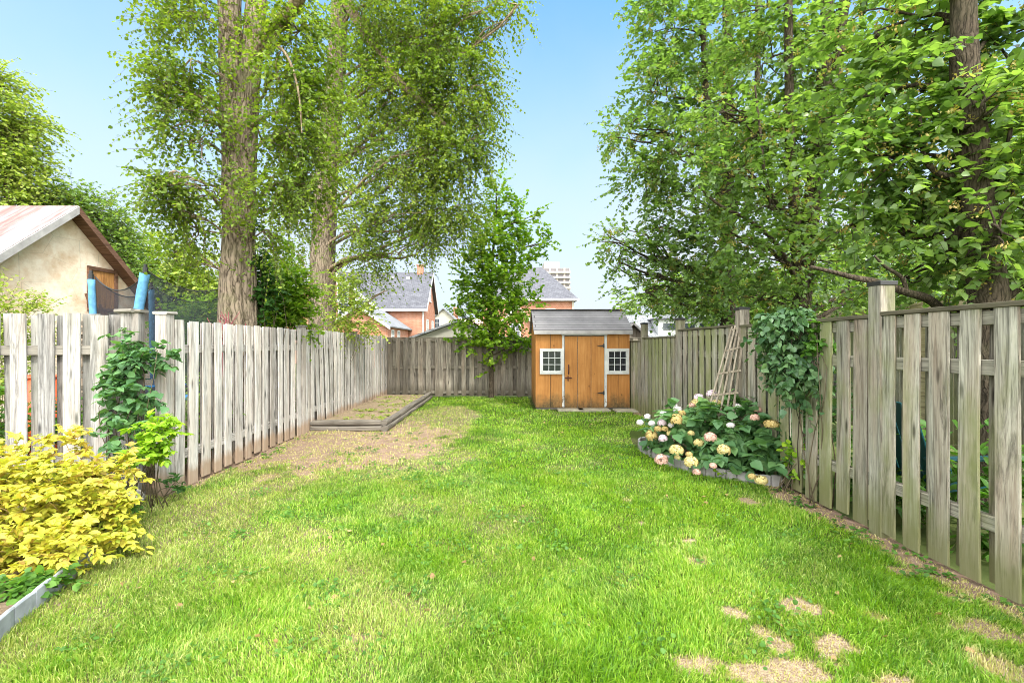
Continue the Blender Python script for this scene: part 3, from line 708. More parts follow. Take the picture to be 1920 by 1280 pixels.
#@@BEDS
# ------------------------------------------------------------------ bed edgings, soils, rock
def smooth_path(pts, n=10):
    pts = [Vector(p) for p in pts]; out = []
    for i in range(len(pts)-1):
        p0 = pts[max(i-1, 0)]; p1 = pts[i]; p2 = pts[i+1]; p3 = pts[min(i+2, len(pts)-1)]
        for k in range(n):
            t = k/n; out.append(.5*((2*p1)+(p2-p0)*t+(2*p0-5*p1+4*p2-p3)*t*t+(3*p1-p0-3*p2+p3)*t**3))
    out.append(pts[-1]); return out
def edging(name, label, pts, mat, h=.115, th=.03, seg=.11, scallop=.012):
    path = smooth_path(pts, 24); m = MB(); acc = 0; last = path[0]; k = 0
    # resample into short blocks with a notch between them
    L = [0]
    for a, b in zip(path, path[1:]): L.append(L[-1]+(b-a).length)
    def at(s):
        i = max(0, min(len(L)-2, next((i for i in range(len(L)-1) if L[i+1] >= s), len(L)-2)))
        f = (s-L[i])/max(L[i+1]-L[i], 1e-6); return path[i].lerp(path[i+1], f)
    s = 0; i = 0
    while s < L[-1]-seg*.5:
        a = at(s+.004); b = at(min(s+seg-.004, L[-1])); dz = rnd.uniform(-.006, .006)
        d = (b-a).normalized(); nn = Vector((-d.y, d.x, 0)); vs = []
        for (pt, e) in ((a, 0), (a.lerp(b, .25), 1), (a.lerp(b, .75), 1), (b, 0)):
            hh = h+dz+scallop*e
            for (o, z) in ((-th/2-.004*e, -.02), (th/2+.004*e, -.02), (th/2+.002*e, hh-.008), (th*.25, hh), (-th*.25, hh), (-th/2-.002*e, hh-.008)): vs.append(pt+nn*o+Vector((0, 0, z)))
        fs = [(j*6+q, j*6+(q+1) % 6, (j+1)*6+(q+1) % 6, (j+1)*6+q) for j in range(3) for q in range(6)] + [(5,4,3,2,1,0), tuple(18+q for q in range(6))]
        m.add(vs, fs); s += seg; i += 1
    o = m.build(name, mat); return tag(o, label, 'edging')
M['edge'] = plain('pale_grey_plastic_edging', (.27,.285,.31), .65, .3, .35, 7, .3)
M['edge_brown'] = plain('weathered_grey_edging', (.28,.265,.25), .8, .2, .35, 8, .4)
ER = [(3.02, 7.4, 0), (2.55, 7.25, 0), (2.12, 6.98, 0), (2.02, 6.65, 0), (2.07, 6.15, 0), (2.20, 5.62, 0), (2.52, 5.20, 0), (3.03, 4.93, 0)]
edging('bed_edging', 'low grey scalloped edging curving round the hydrangea bed', ER, M['edge_brown'], scallop=.006)
EL = [(-2.40, 1.9, 0), (-2.67, 2.42, 0), (-2.79, 2.80, 0), (-2.93, 3.22, 0), (-3.12, 3.62, 0), (-3.32, 3.95, 0), (-3.58, 4.3, 0)]
edging('bed_edging', 'pale blue-grey scalloped plastic edging below the yellow shrub', EL, M['edge'], h=.105, seg=.17, scallop=.004, th=.022)
def soil_fan(name, label, pts, centre, mat, z=.045):
    path = smooth_path(pts, 6); m = MB(); n = len(path); c = Vector(centre); vs = []; K = 6
    for p in path:
        for k in range(K+1):
            q = p.lerp(c, k/K); vs.append((q.x, q.y, z+.02*mnoise.noise(q*5)+.02*k/K))
    m.add(vs, [(i*(K+1)+k, i*(K+1)+k+1, (i+1)*(K+1)+k+1, (i+1)*(K+1)+k) for i in range(n-1) for k in range(K)])
    return tag(m.build(name, mat, smooth=True), label, 'soil', kind='structure')
soil_fan('flower_bed', 'dark soil of the hydrangea bed', ER, (3.04, 6.2, 0), M['soil'])
soil_fan('flower_bed', 'brown soil under the yellow shrub', EL, (-4.9, 3.2, 0), M['soil'])

def rock(name, label, c, r, mat, seed):
    import bmesh
    bm = bmesh.new(); bmesh.ops.create_icosphere(bm, subdivisions=4, radius=1)
    for v in bm.verts:
        p = v.co.copy(); f = 1+.38*mnoise.noise(p*1.3+Vector((seed, 0, 0)))+.14*mnoise.noise(p*4+Vector((seed, 5, 0)))+.05*mnoise.noise(p*11)
        v.co = Vector((p.x*r[0]*f, p.y*r[1]*f, p.z*r[2]*f))
    me = bpy.data.meshes.new(name); bm.to_mesh(me); bm.free(); me.materials.append(mat)
    o = link(bpy.data.objects.new(name, me)); o.location = c; return tag(o, label, 'rock')
t = NT('speckled_rock'); nn_ = t.noise(t.obj(), 14, 6, .7)
t.bump(nn_, .8, .02); rm = t.done(t.ramp(t.noise(t.obj(), 9, 6, .75), [(.35, (.10,.095,.085)), (.55, (.33,.31,.28)), (.7, (.55,.48,.38))]), .9, .2)
rock('rock', 'rough grey rock at the foot of the left corner posts', (-3.60, 4.40, .06), (.115, .09, .085), rm, 2.)
rock('rock', 'small pale orange stone beside the grey rock', (-3.72, 4.22, .03), (.05, .05, .045), plain('pale_sandstone', (.62,.45,.30), .9, .2, .3, 12, .5), 6.)

# ------------------------------------------------------------------ trellis against the right fence
tr = thing('trellis', 'narrow wooden fan trellis leaning on the right fence above the hydrangeas', 'trellis', (0, 0, 0))
tb = np.array(P(1322, 792, 5.72)); tt_ = np.array(P(1373, 612, 5.98)); tbr = np.array(P(1372, 790, 5.60)); ttr = np.array(P(1397, 603, 5.86))
tr.location = tuple((tb+tbr)/2*np.array([1, 1, 0])); off = np.array(tr.location)
for k in range(5):
    f = k/4; a = tb*(1-f)+tbr*f; c = tt_*(1-f)+ttr*f
    a = a + (c-a)*(0.0 if k in (0,) else .12*(k % 2)); a = a.copy()
    MB().beam(tuple(a-off), tuple(c-off), .021, .012, 3, .004).build('slat', M['timber_v'], tr)
for f in (.08, .28, .50, .74, .96):
    a = tb+(tt_-tb)*f; c = tbr+(ttr-tbr)*f; e = (c-a)*.10
    MB().beam(tuple(a-e-off-np.array([0,.014,0])), tuple(c+e-off-np.array([0,.014,0])), .014, .024, 1).build('rung', M['timber_v'], tr)
#@@PLANTS
# ------------------------------------------------------------------ garden plants
def stems(name, pairs, r, mat, parent, n=6):
    m = MB()
    for a, b in pairs:
        pts = limb_pts(a, b, n=n, wob=.05, up=.15); m.tube(pts, [r*(1-.6*i/(n-1)) for i in range(n)], 5)
    return m.build(name, mat, parent, smooth=True)

def bush(name, label, cat, base, blobs, nspr, nl, ls, mat, T=OV, seed=1, droop=.25, L=(.12, .3), hang=.15, flat=1., thr=-.2, wl=.5, shell=.45, twig=.0025,
         stem_r=.006, nstem=16, group=None, fan=1., tm='bark_twig', upb=.3):
    g = np.random.default_rng(seed); root = thing(name, label, cat, tuple(base), 0, group)
    b0 = np.asarray(base, float)
    q, u, ids = fill(g, blobs, nspr, shell, thr, wl, seed); q = q[q[:, 2] > .04] if True else q
    u = u[:len(q)]
    D = u*.9 + g.normal(0, .35, u.shape) if len(u) == len(q) else g.normal(0, 1, q.shape); D[:, 2] += upb
    pos, d, n, sz_, TW = spray(g, q, D, g.uniform(*L, len(q)), droop, nl, ls, hang, flat, fan)
    pos[:, 2] = np.maximum(pos[:, 2], .03)
    leaves('foliage', pos-b0, d, n, sz_, mat, root, T)
    if len(q) > 90 and twig: twigs('twigs', TW-b0, np.full(len(TW), twig), M[tm], root)
    if nstem:
        idx = g.choice(len(q), min(nstem, len(q)), replace=False)
        prs = [((g.normal(0, .06), g.normal(0, .06), 0), tuple(q[i]-b0)) for i in idx]
        stems('stem', prs, stem_r, M[tm], root)
    return root
def BL(px, py, D, rx, ry=None, rd=None, w=1.):    # leafy lobe from its place in the photo and its radii in photo pixels
    s = D/FP; ry = ry or rx; rd = rd or min(rx, ry)*1.0
    return (P(px, py, D), (rx*s, rd*s, ry*s), w*(rx*ry)**.75/(100.))

# yellow peony-like shrub
M['stalk_yellow'] = plain('yellow_brown_stalks', (.42,.30,.10), .7, .2, .3)
bl = [BL(30, 960, 3.3, 67, 64, 60, 1.2), BL(120, 930, 3.4, 67, 60, 60, 1.2), BL(160, 985, 3.35, 52, 60, 50), BL(60, 1040, 3.05, 67, 43, 50), BL(135, 1040, 3.1, 42, 34, 40),
      BL(190, 885, 3.6, 42, 21, 40, .8), BL(115, 850, 3.6, 29, 29, 30, .8), BL(15, 880, 3.4, 50, 38, 40, .8), BL(200, 1010, 3.3, 21, 22, 30, .6), BL(-60, 960, 3.2, 58, 77, 60, .7), BL(70, 825, 3.8, 30, 12, 20, .3)]
def tri(name, pos, d, n, sz_, mat, root, T, spread=.75):
    d = unit(d); w_ = unit(np.cross(n, d)); PP, DD, NN, SS = [], [], [], []
    for a, s in ((0, 1.), (spread, .85), (-spread, .85)):
        PP.append(pos+d*(sz_*.12)[:, None]); DD.append(d*math.cos(a)+w_*math.sin(a)); NN.append(n); SS.append(sz_*s)
    return leaves(name, np.concatenate(PP), np.concatenate(DD), np.concatenate(NN), np.concatenate(SS), mat, root, T)
def shrub_tri(name, label, cat, base, blobs, nspr, nl, ls, mat, seed, tm, T=NARROW, L=(.15,.35), group=None, nstem=22, droop=.3, stem_r=.005, thr=-.3):
    g = np.random.default_rng(seed); root = thing(name, label, cat, tuple(base), 0, group); b0 = np.asarray(base, float)
    q, u, ids = fill(g, blobs, nspr, .45, thr, .35, seed); D = u*.8+g.normal(0, .35, u.shape); D[:, 2] += .35
    k = q[:, 2] > .05; q, D = q[k], D[k]
    pos, d, n, sz_, TW = spray(g, q, D, g.uniform(*L, len(q)), droop, nl, ls, .12, 1., .9)
    pos[:, 2] = np.maximum(pos[:, 2], .05)
    tri('foliage', pos-b0, d, n, sz_, mat, root, T); twigs('twigs', TW-b0, np.full(len(TW), .002), M[tm], root)
    idx = g.choice(len(q), nstem, replace=False)
    stems('stem', [((g.normal(0, .08), g.normal(0, .08), 0), tuple(q[i]-b0)) for i in idx], stem_r, M[tm], root); return root
shrub_tri('peony_shrub', 'bright yellow leafy shrub spreading over the left bed', 'shrub', (-3.2, 3.45, .03), bl, 900, 6, .064, M['leaf_yellow'], 5, 'stalk_yellow', nstem=60, L=(.08,.22), thr=.08)
bush('ground_plant', 'low green leafy plant between the yellow shrub and the rock', 'plant', (-3.35, 3.75, .0), [BL(185, 1000, 3.6, 30, 20, 40, .8), BL(205, 950, 3.8, 28, 22, 40, .7)], 95, 8, .05, M['leaf_mid'], seed=7, L=(.05, .14), nstem=6)
bl = [BL(30, 1110, 2.75, 60, 16, 40, .8), BL(85, 1098, 2.85, 44, 14, 34, .8), BL(0, 1130, 2.65, 34, 14, 34, .6)]
bush('ground_plant', 'low dark green leafy plant by the pale edging below the yellow shrub', 'plant', (-2.9, 2.8, .03), bl, 120, 8, .05, M['leaf_mid'], seed=6, L=(.05, .14), nstem=6)
# climbing plant at the corner posts
bl = [BL(245, 700, 4.45, 42, 40, 22, 1.1), BL(262, 672, 4.42, 42, 24, 20, .9), BL(225, 760, 4.45, 26, 60, 20, 1.), BL(292, 668, 4.42, 30, 16, 16, .5), BL(232, 640, 4.45, 14, 40, 12, .3), BL(228, 608, 4.45, 10, 18, 10, .12),
      BL(240, 735, 4.35, 38, 30, 22, .9), BL(285, 745, 4.4, 22, 14, 14, .4), BL(245, 815, 4.3, 34, 28, 24, .8)]
bush('climbing_plant', 'tall broad leaved green climber growing up the left corner posts', 'climber', (-3.62, 4.48, 0), bl, 165, 7, .072, M['leaf_hyd'], HEART, 11, .3, (.07, .14), .25, .9, thr=-.1, nstem=12)
bl = [BL(292, 802, 4.1, 28, 12, 20), BL(285, 832, 4.05, 30, 12, 20), BL(262, 850, 4.0, 22, 18, 18, .8), BL(306, 815, 4.1, 16, 10, 14, .5)]
shrub_tri('peony_shrub', 'green to lime leaved plant in front of the left corner post', 'shrub', (-3.30, 4.2, 0), bl, 66, 5, .075, M['leaf_lime'], 13, 'bark_twig', L=(.07,.15), nstem=12)
bush('ivy_plant', 'small patch of ivy at the foot of the left corner post', 'plant', (-3.40, 4.52, 0), [BL(322, 914, 4.5, 24, 12, 12)], 70, 6, .045, M['leaf_dark'], seed=14, L=(.04, .1), nstem=4)

# hydrangea
hyd_bl = [BL(1300, 795, 6.0, 62, 34, 50, 1.2), BL(1370, 800, 5.7, 70, 46, 50, 1.3), BL(1440, 815, 5.35, 52, 48, 46, 1.1), BL(1395, 850, 5.3, 70, 34, 40, 1.1), BL(1310, 840, 5.8, 50, 32, 40, 1.),
          BL(1255, 810, 6.3, 40, 30, 40, .8), BL(1250, 845, 6.2, 26, 20, 30, .6), BL(1465, 860, 5.05, 32, 34, 34, .8), BL(1330, 775, 6.2, 50, 22, 30, .8), BL(1420, 775, 5.7, 40, 26, 30, .8), BL(1225, 800, 6.6, 22, 18, 26, .4)]
hyd = bush('hydrangea_bush', 'big blue-green hydrangea with tan and pink flower heads in the right bed', 'shrub', (2.72, 5.75, .03), hyd_bl, 430, 6, .125, M['leaf_hyd'], HEART, 31, .25, (.10, .22), .3, 1.,
           thr=-.6, wl=.5, shell=.35, stem_r=.005, nstem=70, twig=0)
def flower_mat(name, a, b):
    t = NT(name); c = t.ramp(t.isl(), [(0, a), (1, b)]); t.done(c, .7, .2)
    return t.m
FM = {'tan': flower_mat('tan_florets', (.40,.27,.08), (.60,.47,.20)), 'yellow': flower_mat('cream_yellow_florets', (.48,.38,.13), (.66,.56,.26)),
      'pink': flower_mat('dusty_pink_florets', (.55,.30,.23), (.74,.50,.40)), 'rose': flower_mat('pale_rose_florets', (.58,.42,.47), (.78,.66,.68)), 'white': flower_mat('white_pink_florets', (.66,.60,.58), (.80,.76,.73))}
def flower(px, py, D, rpx, col, sq=.9, seed=0):
    g = np.random.default_rng(seed+100); r = rpx*D/FP; c = P(px, py, D-.22)-np.array(hyd.location); r *= .86
    n = int(150); u = unit(g.normal(size=(n, 3))); u[:, 2] = np.abs(u[:, 2])*1.0-(.55*(g.uniform(0, 1, n) < .5)); u = unit(u)
    p = c+u*r*np.array([1, 1, sq])*g.uniform(.82, 1.05, (n, 1)); s = r*.26
    a = unit(np.cross(u, g.normal(size=(n, 3)))); b_ = np.cross(u, a)
    pet = np.array([(1,0),(0,1),(-1,0),(0,-1)]); V = []; Fq = []
    # each floret: four petals, each a small quad
    for k in range(4):
        ca, sa = math.cos(k*math.pi/2), math.sin(k*math.pi/2)
        for (x, y, z) in ((0,0,0), (.55,-.38,.18), (1.0,0,.1), (.55,.38,.18)):
            X = x*ca-y*sa; Y = x*sa+y*ca
            V.append(p+s*(a*X+b_*Y+u*z))
    V = np.stack(V, 1); F = (np.arange(16).reshape(4, 4)[None]+(np.arange(n)*16)[:, None, None]).reshape(-1, 4)
    o = npmesh('flower_head', V.reshape(-1, 3), F, FM[col], hyd)
    return o
FL = [(1268,788,5.9,12,'tan',1.15),(1222,817,6.2,12,'tan',1.2),(1332,820,5.35,12,'pink'),(1357,844,5.1,13,'yellow'),(1296,867,5.3,14,'yellow'),(1268,844,5.6,14,'yellow',.8),(1240,862,5.75,13,'pink',.9),
      (1241,793,6.1,9,'rose'),(1243,822,6.0,9,'rose'),(1200,792,6.5,7,'white'),(1214,781,6.6,7,'white'),(1258,797,6.0,6,'white'),(1234,804,6.1,8,'tan'),(1247,804,6.05,7,'tan'),(1310,746,6.3,10,'rose'),
      (1334,739,6.2,10,'rose'),(1305,756,6.25,10,'yellow'),(1297,760,6.2,6,'pink'),(1270,768,6.3,9,'white'),(1263,760,6.4,8,'white'),(1345,757,6.1,12,'yellow',.7),(1310,830,5.6,10,'yellow',.8),(1415,783,5.35,9,'pink'),
      (1446,795,5.1,14,'tan',.6),(1370,797,5.4,8,'white',.7),(1256,812,6.0,7,'yellow'),(1337,873,5.15,7,'pink'),(1306,885,5.3,8,'pink'),(1410,893,4.98,8,'tan',.8),(1427,900,4.93,12,'yellow',.8),(1292,852,5.5,7,'tan'),
      (1244,776,6.2,8,'white',.7),(1222,794,6.4,7,'white'),(1278,775,6.2,8,'tan'),(1270,857,5.6,6,'yellow'),(1296,812,5.8,7,'yellow'),(1421,768,5.6,8,'pink',.7),(1382,762,5.9,9,'white',.7)]
for i, f in enumerate(FL): flower(*f[:5], *(f[5:] or (.9,)), seed=i)
bush('lime_plant', 'small lime leaved sprig in front of the mossy fence right of the hydrangea', 'plant', (2.95, 4.8, 0), [BL(1492, 840, 4.75, 14, 10, 10), BL(1498, 868, 4.8, 12, 16, 10)], 22, 6, .06, M['leaf_lime'], seed=41, L=(.05, .12), nstem=8)
bush('ground_plant', 'low bright green seedlings between the hydrangea and its edging', 'plant', (2.5, 5.35, .03), [BL(1350, 892, 5.2, 26, 8, 14), BL(1390, 885, 5.2, 26, 6, 12)], 40, 6, .055, M['leaf_lime'], seed=43, L=(.05, .11), nstem=6)
# climber draped over the right fence
bl = [BL(1495, 630, 4.66, 40, 34, 22, 1.2), BL(1505, 598, 4.70, 46, 16, 28, .9), BL(1490, 672, 4.64, 28, 30, 16, .9), BL(1512, 685, 4.52, 24, 28, 14, .7), BL(1502, 722, 4.55, 14, 26, 10, .35),
      BL(1462, 622, 4.9, 18, 26, 16, .4), BL(1472, 600, 4.9, 30, 12, 30, .4)]
for i in range(len(bl)): c, r, w_ = bl[i]; bl[i] = (np.array([min(c[0], 2.97), c[1], c[2]]), (min(r[0], .2), r[1], r[2]), w_)
bush('climbing_vine', 'dense dark blue-green vine hanging down over the mossy right fence', 'climber', (3.2, 4.7, 0), bl, 340, 9, .066, M['leaf_vine'], HEART, 51, .9, (.12, .28), .5, .6, thr=-.1, wl=.4, nstem=5, tm='bark_twig_dark', upb=.0)
bush('climbing_vine', 'bright green vine tendrils at the right edge of the dark vine', 'climber', (3.04, 4.4, 0), [BL(1535, 645, 4.42, 14, 30, 10), BL(1530, 610, 4.45, 18, 12, 10), BL(1545, 670, 4.3, 8, 20, 8, .4)], 44, 7, .06, M['leaf_lime'] if False else M['leaf_mid'], seed=52, L=(.06, .14), nstem=5, droop=.6)
#@@TREES
# ------------------------------------------------------------------ trees
def tree(name, label, base, trunks, blobs, nspr, nl, ls, mat, bk, seed, limbs=(), cat='tree', droop=.4, L=(.4,.9), hang=.3, flat=.8, thr=-.2, wl=1.3, shell=.5,
         T=OV, group=None, sub=5, twr=.004, attach=None, tw='bark_twig', lb='bark_limb', limb_r=.05, lead=None, upb=-.05, autolimb=True, bare=None, extra=None):
    g = np.random.default_rng(seed); root = thing(name, label, cat, tuple(base), 0, group); b0 = np.asarray(base, float)
    for (pts, rad, ns) in trunks:
        pp = smooth_path([tuple(np.asarray(p)-b0) for p in pts], 7); m = len(pp)
        rr = np.interp(np.linspace(0, 1, m), np.linspace(0, 1, len(rad)), rad)
        MB().tube(pp, list(rr), ns, True, .16).build('trunk', M[bk], root, smooth=True)
    tpts = np.concatenate([np.array([tuple(q) for q in smooth_path([tuple(p) for p in t_[0]], 7)]) for t_ in trunks])
    q, u, ids = fill(g, blobs, nspr, shell, thr, wl, seed*.7)
    if bare:                            # hardly any foliage right in front of the bare trunk
        k = ~((np.abs(q[:, 0]-b0[0]-bare[1]) < bare[0]) & (q[:, 1] < b0[1]+.5) & (g.uniform(0, 1, len(q)) < bare[2])); q, u, ids = q[k], u[k], ids[k]
    D = u*.8+g.normal(0, .4, u.shape); D[:, 2] += upb
    Ls = g.uniform(*L, len(q))
    pos, d, n, sz_, TW = spray(g, q, D, Ls, droop, nl, ls, hang, flat)
    leaves('crown', pos-b0, d, n, sz_, mat, root, T)
    twigs('twigs', TW-b0, np.full(len(TW), twr), M[tw], root)
    for (pts, r0, r1) in limbs:
        mb = MB(); pp = smooth_path([tuple(np.asarray(p)-b0) for p in pts], 5); k = len(pp)
        mb.tube(pp, [r0+(r1-r0)*i/(k-1) for i in range(k)], 9, True, .12)
        mb.build('limb', M[lb], root, smooth=True)
    if autolimb:
        for bi, (c, r, w_) in enumerate(blobs):
            mb = MB()
            c = np.asarray(c); cand = tpts[tpts[:, 2] < c[2]+.6]; cand = cand if len(cand) else tpts
            dd = np.linalg.norm(cand-c, axis=1); a = cand[np.argmin(dd+np.abs(cand[:, 2]-(c[2]-.35*dd))*.5)]
            Ld = np.linalg.norm(c-a); rr = min(limb_r, .012+Ld*.016)
            pts = limb_pts(a-b0, c-b0, n=7, wob=.06, up=.12); mb.tube(pts, [rr*(1-.62*i/6) for i in range(7)], 6)
            idx = np.where(ids == bi)[0]
            if len(idx):
                for i in g.choice(idx, min(sub, len(idx)), replace=False):
                    k = rnd.randint(3, 6); e = q[i]-b0; pts2 = limb_pts(pts[k], e, n=5, wob=.07, up=.1)
                    mb.tube(pts2, [rr*.42*(1-.75*j/4)+.003 for j in range(5)], 4)
            mb.build('branch', M[lb], root, smooth=True)
    if extra: extra(root, g, q, b0)
    return root

# two big elms behind the left fence
E1 = 6.7; E2 = 12.2
def pt(px, py, D): return tuple(P(px, py, D))
e1x = pt(432, 645, E1)[0]
trunksA = [([(pt(436,645,E1)[0], E1, -.1), pt(438,600,E1), pt(440,470,E1), pt(440,330,E1), pt(436,180,E1), pt(432,40,E1), pt(428,-120,E1), pt(420,-330,E1)], [.25,.20,.18,.165,.155,.15,.14,.10], 30),
           ([(pt(460,645,E1+.05)[0], E1+.06, -.1), pt(463,560,E1+.06), pt(461,420,E1+.06), pt(463,250,E1+.06), pt(472,110,E1), pt(480,20,E1), pt(505,-150,E1), pt(520,-330,E1)], [.15,.13,.125,.14,.14,.13,.11,.07], 26)]
W_ = 1.
blA = [BL(358,110,6.35,55,60,70), BL(328,170,6.21,32,45,50,.8), BL(370,200,6.35,50,70,70), BL(368,260,6.21,50,50,60), BL(328,320,6.07,42,45,50,.8), BL(370,350,6.35,50,60,60), BL(365,430,6.49,40,50,50,.8),
       BL(395,500,6.62,30,40,40,.5), BL(380,30,6.49,60,50,70,.8), BL(350,-60,6.49,80,60,80,.6), BL(520,140,6.21,50,60,60), BL(540,250,6.14,60,50,60), BL(520,340,6.21,46,50,50,.9), BL(560,60,6.35,60,50,70,.8), BL(500,430,6.49,30,45,40,.6),
       BL(450,-140,6.62,140,70,110,.8), BL(440,60,6.42,40,40,25,.3), BL(430,150,6.38,30,40,16,.2), BL(308,350,6.00,26,24,30,.4), BL(348,400,6.21,34,30,40,.5), BL(600,180,6.42,50,60,60,.8), BL(440,430,6.31,34,30,14,.25), BL(590,330,6.42,46,46,50,.7)]
limbA = [([pt(474,110,E1), pt(510,60,E1-.2), pt(545,20,E1-.5), pt(600,-60,E1-.8)], .12, .06),
         ([pt(505,75,E1-.2), pt(535,100,E1-.7), pt(552,140,E1-.8), pt(562,190,E1-.8), pt(566,250,E1-.85)], .022, .008),
         ([pt(425,240,E1-.2), pt(370,225,E1-.3), pt(320,240,E1-.5)], .028, .008)]
tree('elm_tree', 'huge elm with thick forked furrowed trunk behind the left fence, nearer of the two', (pt(436,645,E1)[0], E1, 0), trunksA, blA, 4100, 13, .048, M['leaf_elm'], 'bark_elm', 61,
     limbs=limbA, droop=.45, L=(.25,.6), hang=.3, thr=.05, wl=1.0, sub=6, upb=-.1, bare=(.50, .12, .62), limb_r=.032, twr=.003)
trunksB = [([(pt(604,645,E2)[0], E2, -.1), pt(604,600,E2), pt(606,470,E2), pt(612,340,E2), pt(624,200,E2), pt(634,80,E2), pt(640,-60,E2), pt(650,-300,E2)], [.40,.34,.31,.285,.26,.23,.20,.13], 24)]
blB = [BL(700,40,11.6,80,60,80,1.1), BL(790,60,11.4,80,60,80,1.1), BL(854,90,11.2,60,60,70), BL(894,160,11.,40,50,50,.9), BL(834,200,11.2,70,60,70,1.1), BL(770,180,11.4,80,60,80,1.1), BL(700,160,11.8,60,60,70), BL(690,280,11.8,60,60,60,.9),
       BL(780,300,11.4,70,60,70,1.1), BL(844,300,11.1,60,50,60), BL(889,260,11.,36,50,40,.7), BL(820,390,11.3,60,50,50,.9), BL(740,400,11.6,60,50,50,.9), BL(864,390,11.2,36,50,40,.7), BL(670,420,11.9,46,50,50,.7), BL(640,340,11.9,40,60,50,.7),
       BL(560,420,12.,40,60,50,.8), BL(570,300,12.,36,60,50,.6), BL(560,520,12.1,34,50,40,.6), BL(690,490,11.8,36,36,40,.45), BL(800,455,11.4,50,26,40,.5), BL(740,470,11.5,40,26,40,.35), BL(722,545,11.6,12,26,14,.06),
       BL(904,20,10.8,60,30,50,.6), BL(969,10,10.6,36,12,30,.25), BL(820,-60,11.2,140,60,110,.9), BL(680,-80,11.6,110,60,100,.7), BL(650,520,11.9,30,40,30,.3), BL(610,250,11.7,26,60,20,.2)]
limbB = [([pt(638,-20,E2), pt(665,30,E2-.4), pt(705,90,E2-.7), pt(745,150,E2-.9), pt(790,190,E2-1.1), pt(835,235,E2-1.3)], .16, .05),
         ([pt(634,110,E2), pt(670,108,E2-.2), pt(700,150,E2-.3)], .05, .015)]
tree('elm_tree', 'tall slimmer elm behind the left fence with drooping yellow-green boughs, farther of the two', (pt(604,645,E2)[0], E2, 0), trunksB, blB, 6200, 13, .066, M['leaf_elm'], 'bark_elm', 67,
     limbs=limbB, droop=.5, L=(.35,.85), hang=.35, thr=-.12, wl=1.4, sub=6, upb=-.1, bare=(.62, 0.12, .95))

# young tree before the back fence
YD = 13.05
yt = [([(pt(921,645,YD)[0], YD, -.05), pt(921,700,YD), pt(920,640,YD), pt(921,560,YD), pt(925,470,YD), pt(930,400,YD), pt(931,350,YD)], [.085,.075,.065,.05,.035,.022,.012], 12)]
blY = [BL(932,360,YD,14,40,14,.5), BL(958,400,YD,22,34,22,.7), BL(925,440,YD,36,44,34,1.1), BL(900,520,YD,40,44,36,1.2), BL(945,520,YD,44,46,40,1.2), BL(980,470,YD,30,34,28,.8), BL(1020,455,YD,24,16,20,.4), BL(1000,410,YD,10,30,10,.25), BL(868,525,YD,20,12,16,.4),
       BL(890,590,YD,38,34,34,1.), BL(940,590,YD,44,34,36,1.1), BL(985,570,YD,26,30,26,.6), BL(880,640,YD,34,16,30,.7), BL(925,640,YD-.2,36,24,26,.8), BL(985,625,YD,24,28,24,.5), BL(920,680,YD-.15,12,24,8,.3), BL(975,650,YD,30,12,24,.4), BL(856,595,YD,10,14,10,.15), BL(890,470,YD,16,20,16,.3)]
tree('young_tree', 'slender young tree with narrow bright green crown at the back fence', (pt(921,645,YD)[0], YD, 0), yt, blY, 1150, 11, .088, M['leaf_young'], 'bark_right', 71, droop=.1, L=(.22,.5), hang=.25, flat=.8, thr=-.35, wl=.7,
     sub=4, limb_r=.025, upb=.45, T=BROAD, lb='bark_right')

# row of trees in the plot on the right
M['seed'] = leafmat('winged_seed_clusters', [(.28,.26,.06), (.40,.33,.09), (.42,.26,.10)], .4)
def seeds(root, g, q, b0):            # small bunches of tan winged seeds hanging in the crown
    k = g.choice(len(q), len(q)//3, replace=False); n = 14
    p = np.repeat(q[k]-b0+g.normal(0, .12, (len(k), 3)), n, 0); d = g.normal(0, .6, (len(p), 3)); d[:, 2] -= .5
    leaves('seed_clusters', p+g.normal(0, .025, p.shape), d, g.normal(0, 1, p.shape), .032*g.uniform(.6, 1.3, len(p)), M['seed'], root, NARROW)
def rtree(label, D, px, w0, blobs, nspr, seed, trunks_extra=(), limbs=(), top=-250, ls=.073, nl=10, lean=0, thr=-.02, L=(.25,.55)):
    b = (pt(px,645,D)[0], D, 0)
    s = w0/2
    tr_ = [([(b[0], D, -.1), pt(px,640,D), pt(px+lean*.2,500,D), pt(px+lean*.5,330,D), pt(px+lean*.8,120,D), pt(px+lean,top,D)], [s*1.25, s*1.05, s*.95, s*.85, s*.7, s*.4], 16)]
    tr_ += list(trunks_extra)
    return tree('linden_tree', label, b, tr_, blobs, nspr, nl, ls, M['leaf_right'], 'bark_right', seed, limbs=limbs, droop=.22, L=L, hang=.25, flat=.95, thr=thr, wl=1.0, T=HEART, shell=.36, group='trees in the plot behind the right fence',
                tw='bark_twig_dark', lb='bark_right', sub=6, limb_r=.045, upb=.1, extra=seeds)
blR1 = [BL(1250,60,9.6,70,70,80), BL(1230,170,9.4,60,60,70), BL(1180,250,9.2,44,40,50,.8), BL(1260,290,9.2,70,60,70), BL(1330,200,9.6,70,80,80), BL(1340,80,9.8,70,80,80), BL(1210,340,9.2,50,40,50,.8), BL(1290,390,9.,70,50,60), BL(1170,455,9.3,46,30,40,.6),
        BL(1230,480,9.2,60,36,50,.9), BL(1290,500,9.1,60,40,50,.9), BL(1210,545,9.2,50,26,40,.6), BL(1280,570,9.2,60,20,40,.6), BL(1350,540,9.0,50,50,50,.8), BL(1340,450,9.,50,50,50,.8), BL(1160,490,9.3,26,20,30,.3), BL(1210,430,9.3,24,16,24,.3),
        BL(1230,-60,9.6,60,60,80,.7), BL(1340,-80,9.8,90,70,90,.7), BL(1410,330,9.6,60,80,60,.9)]
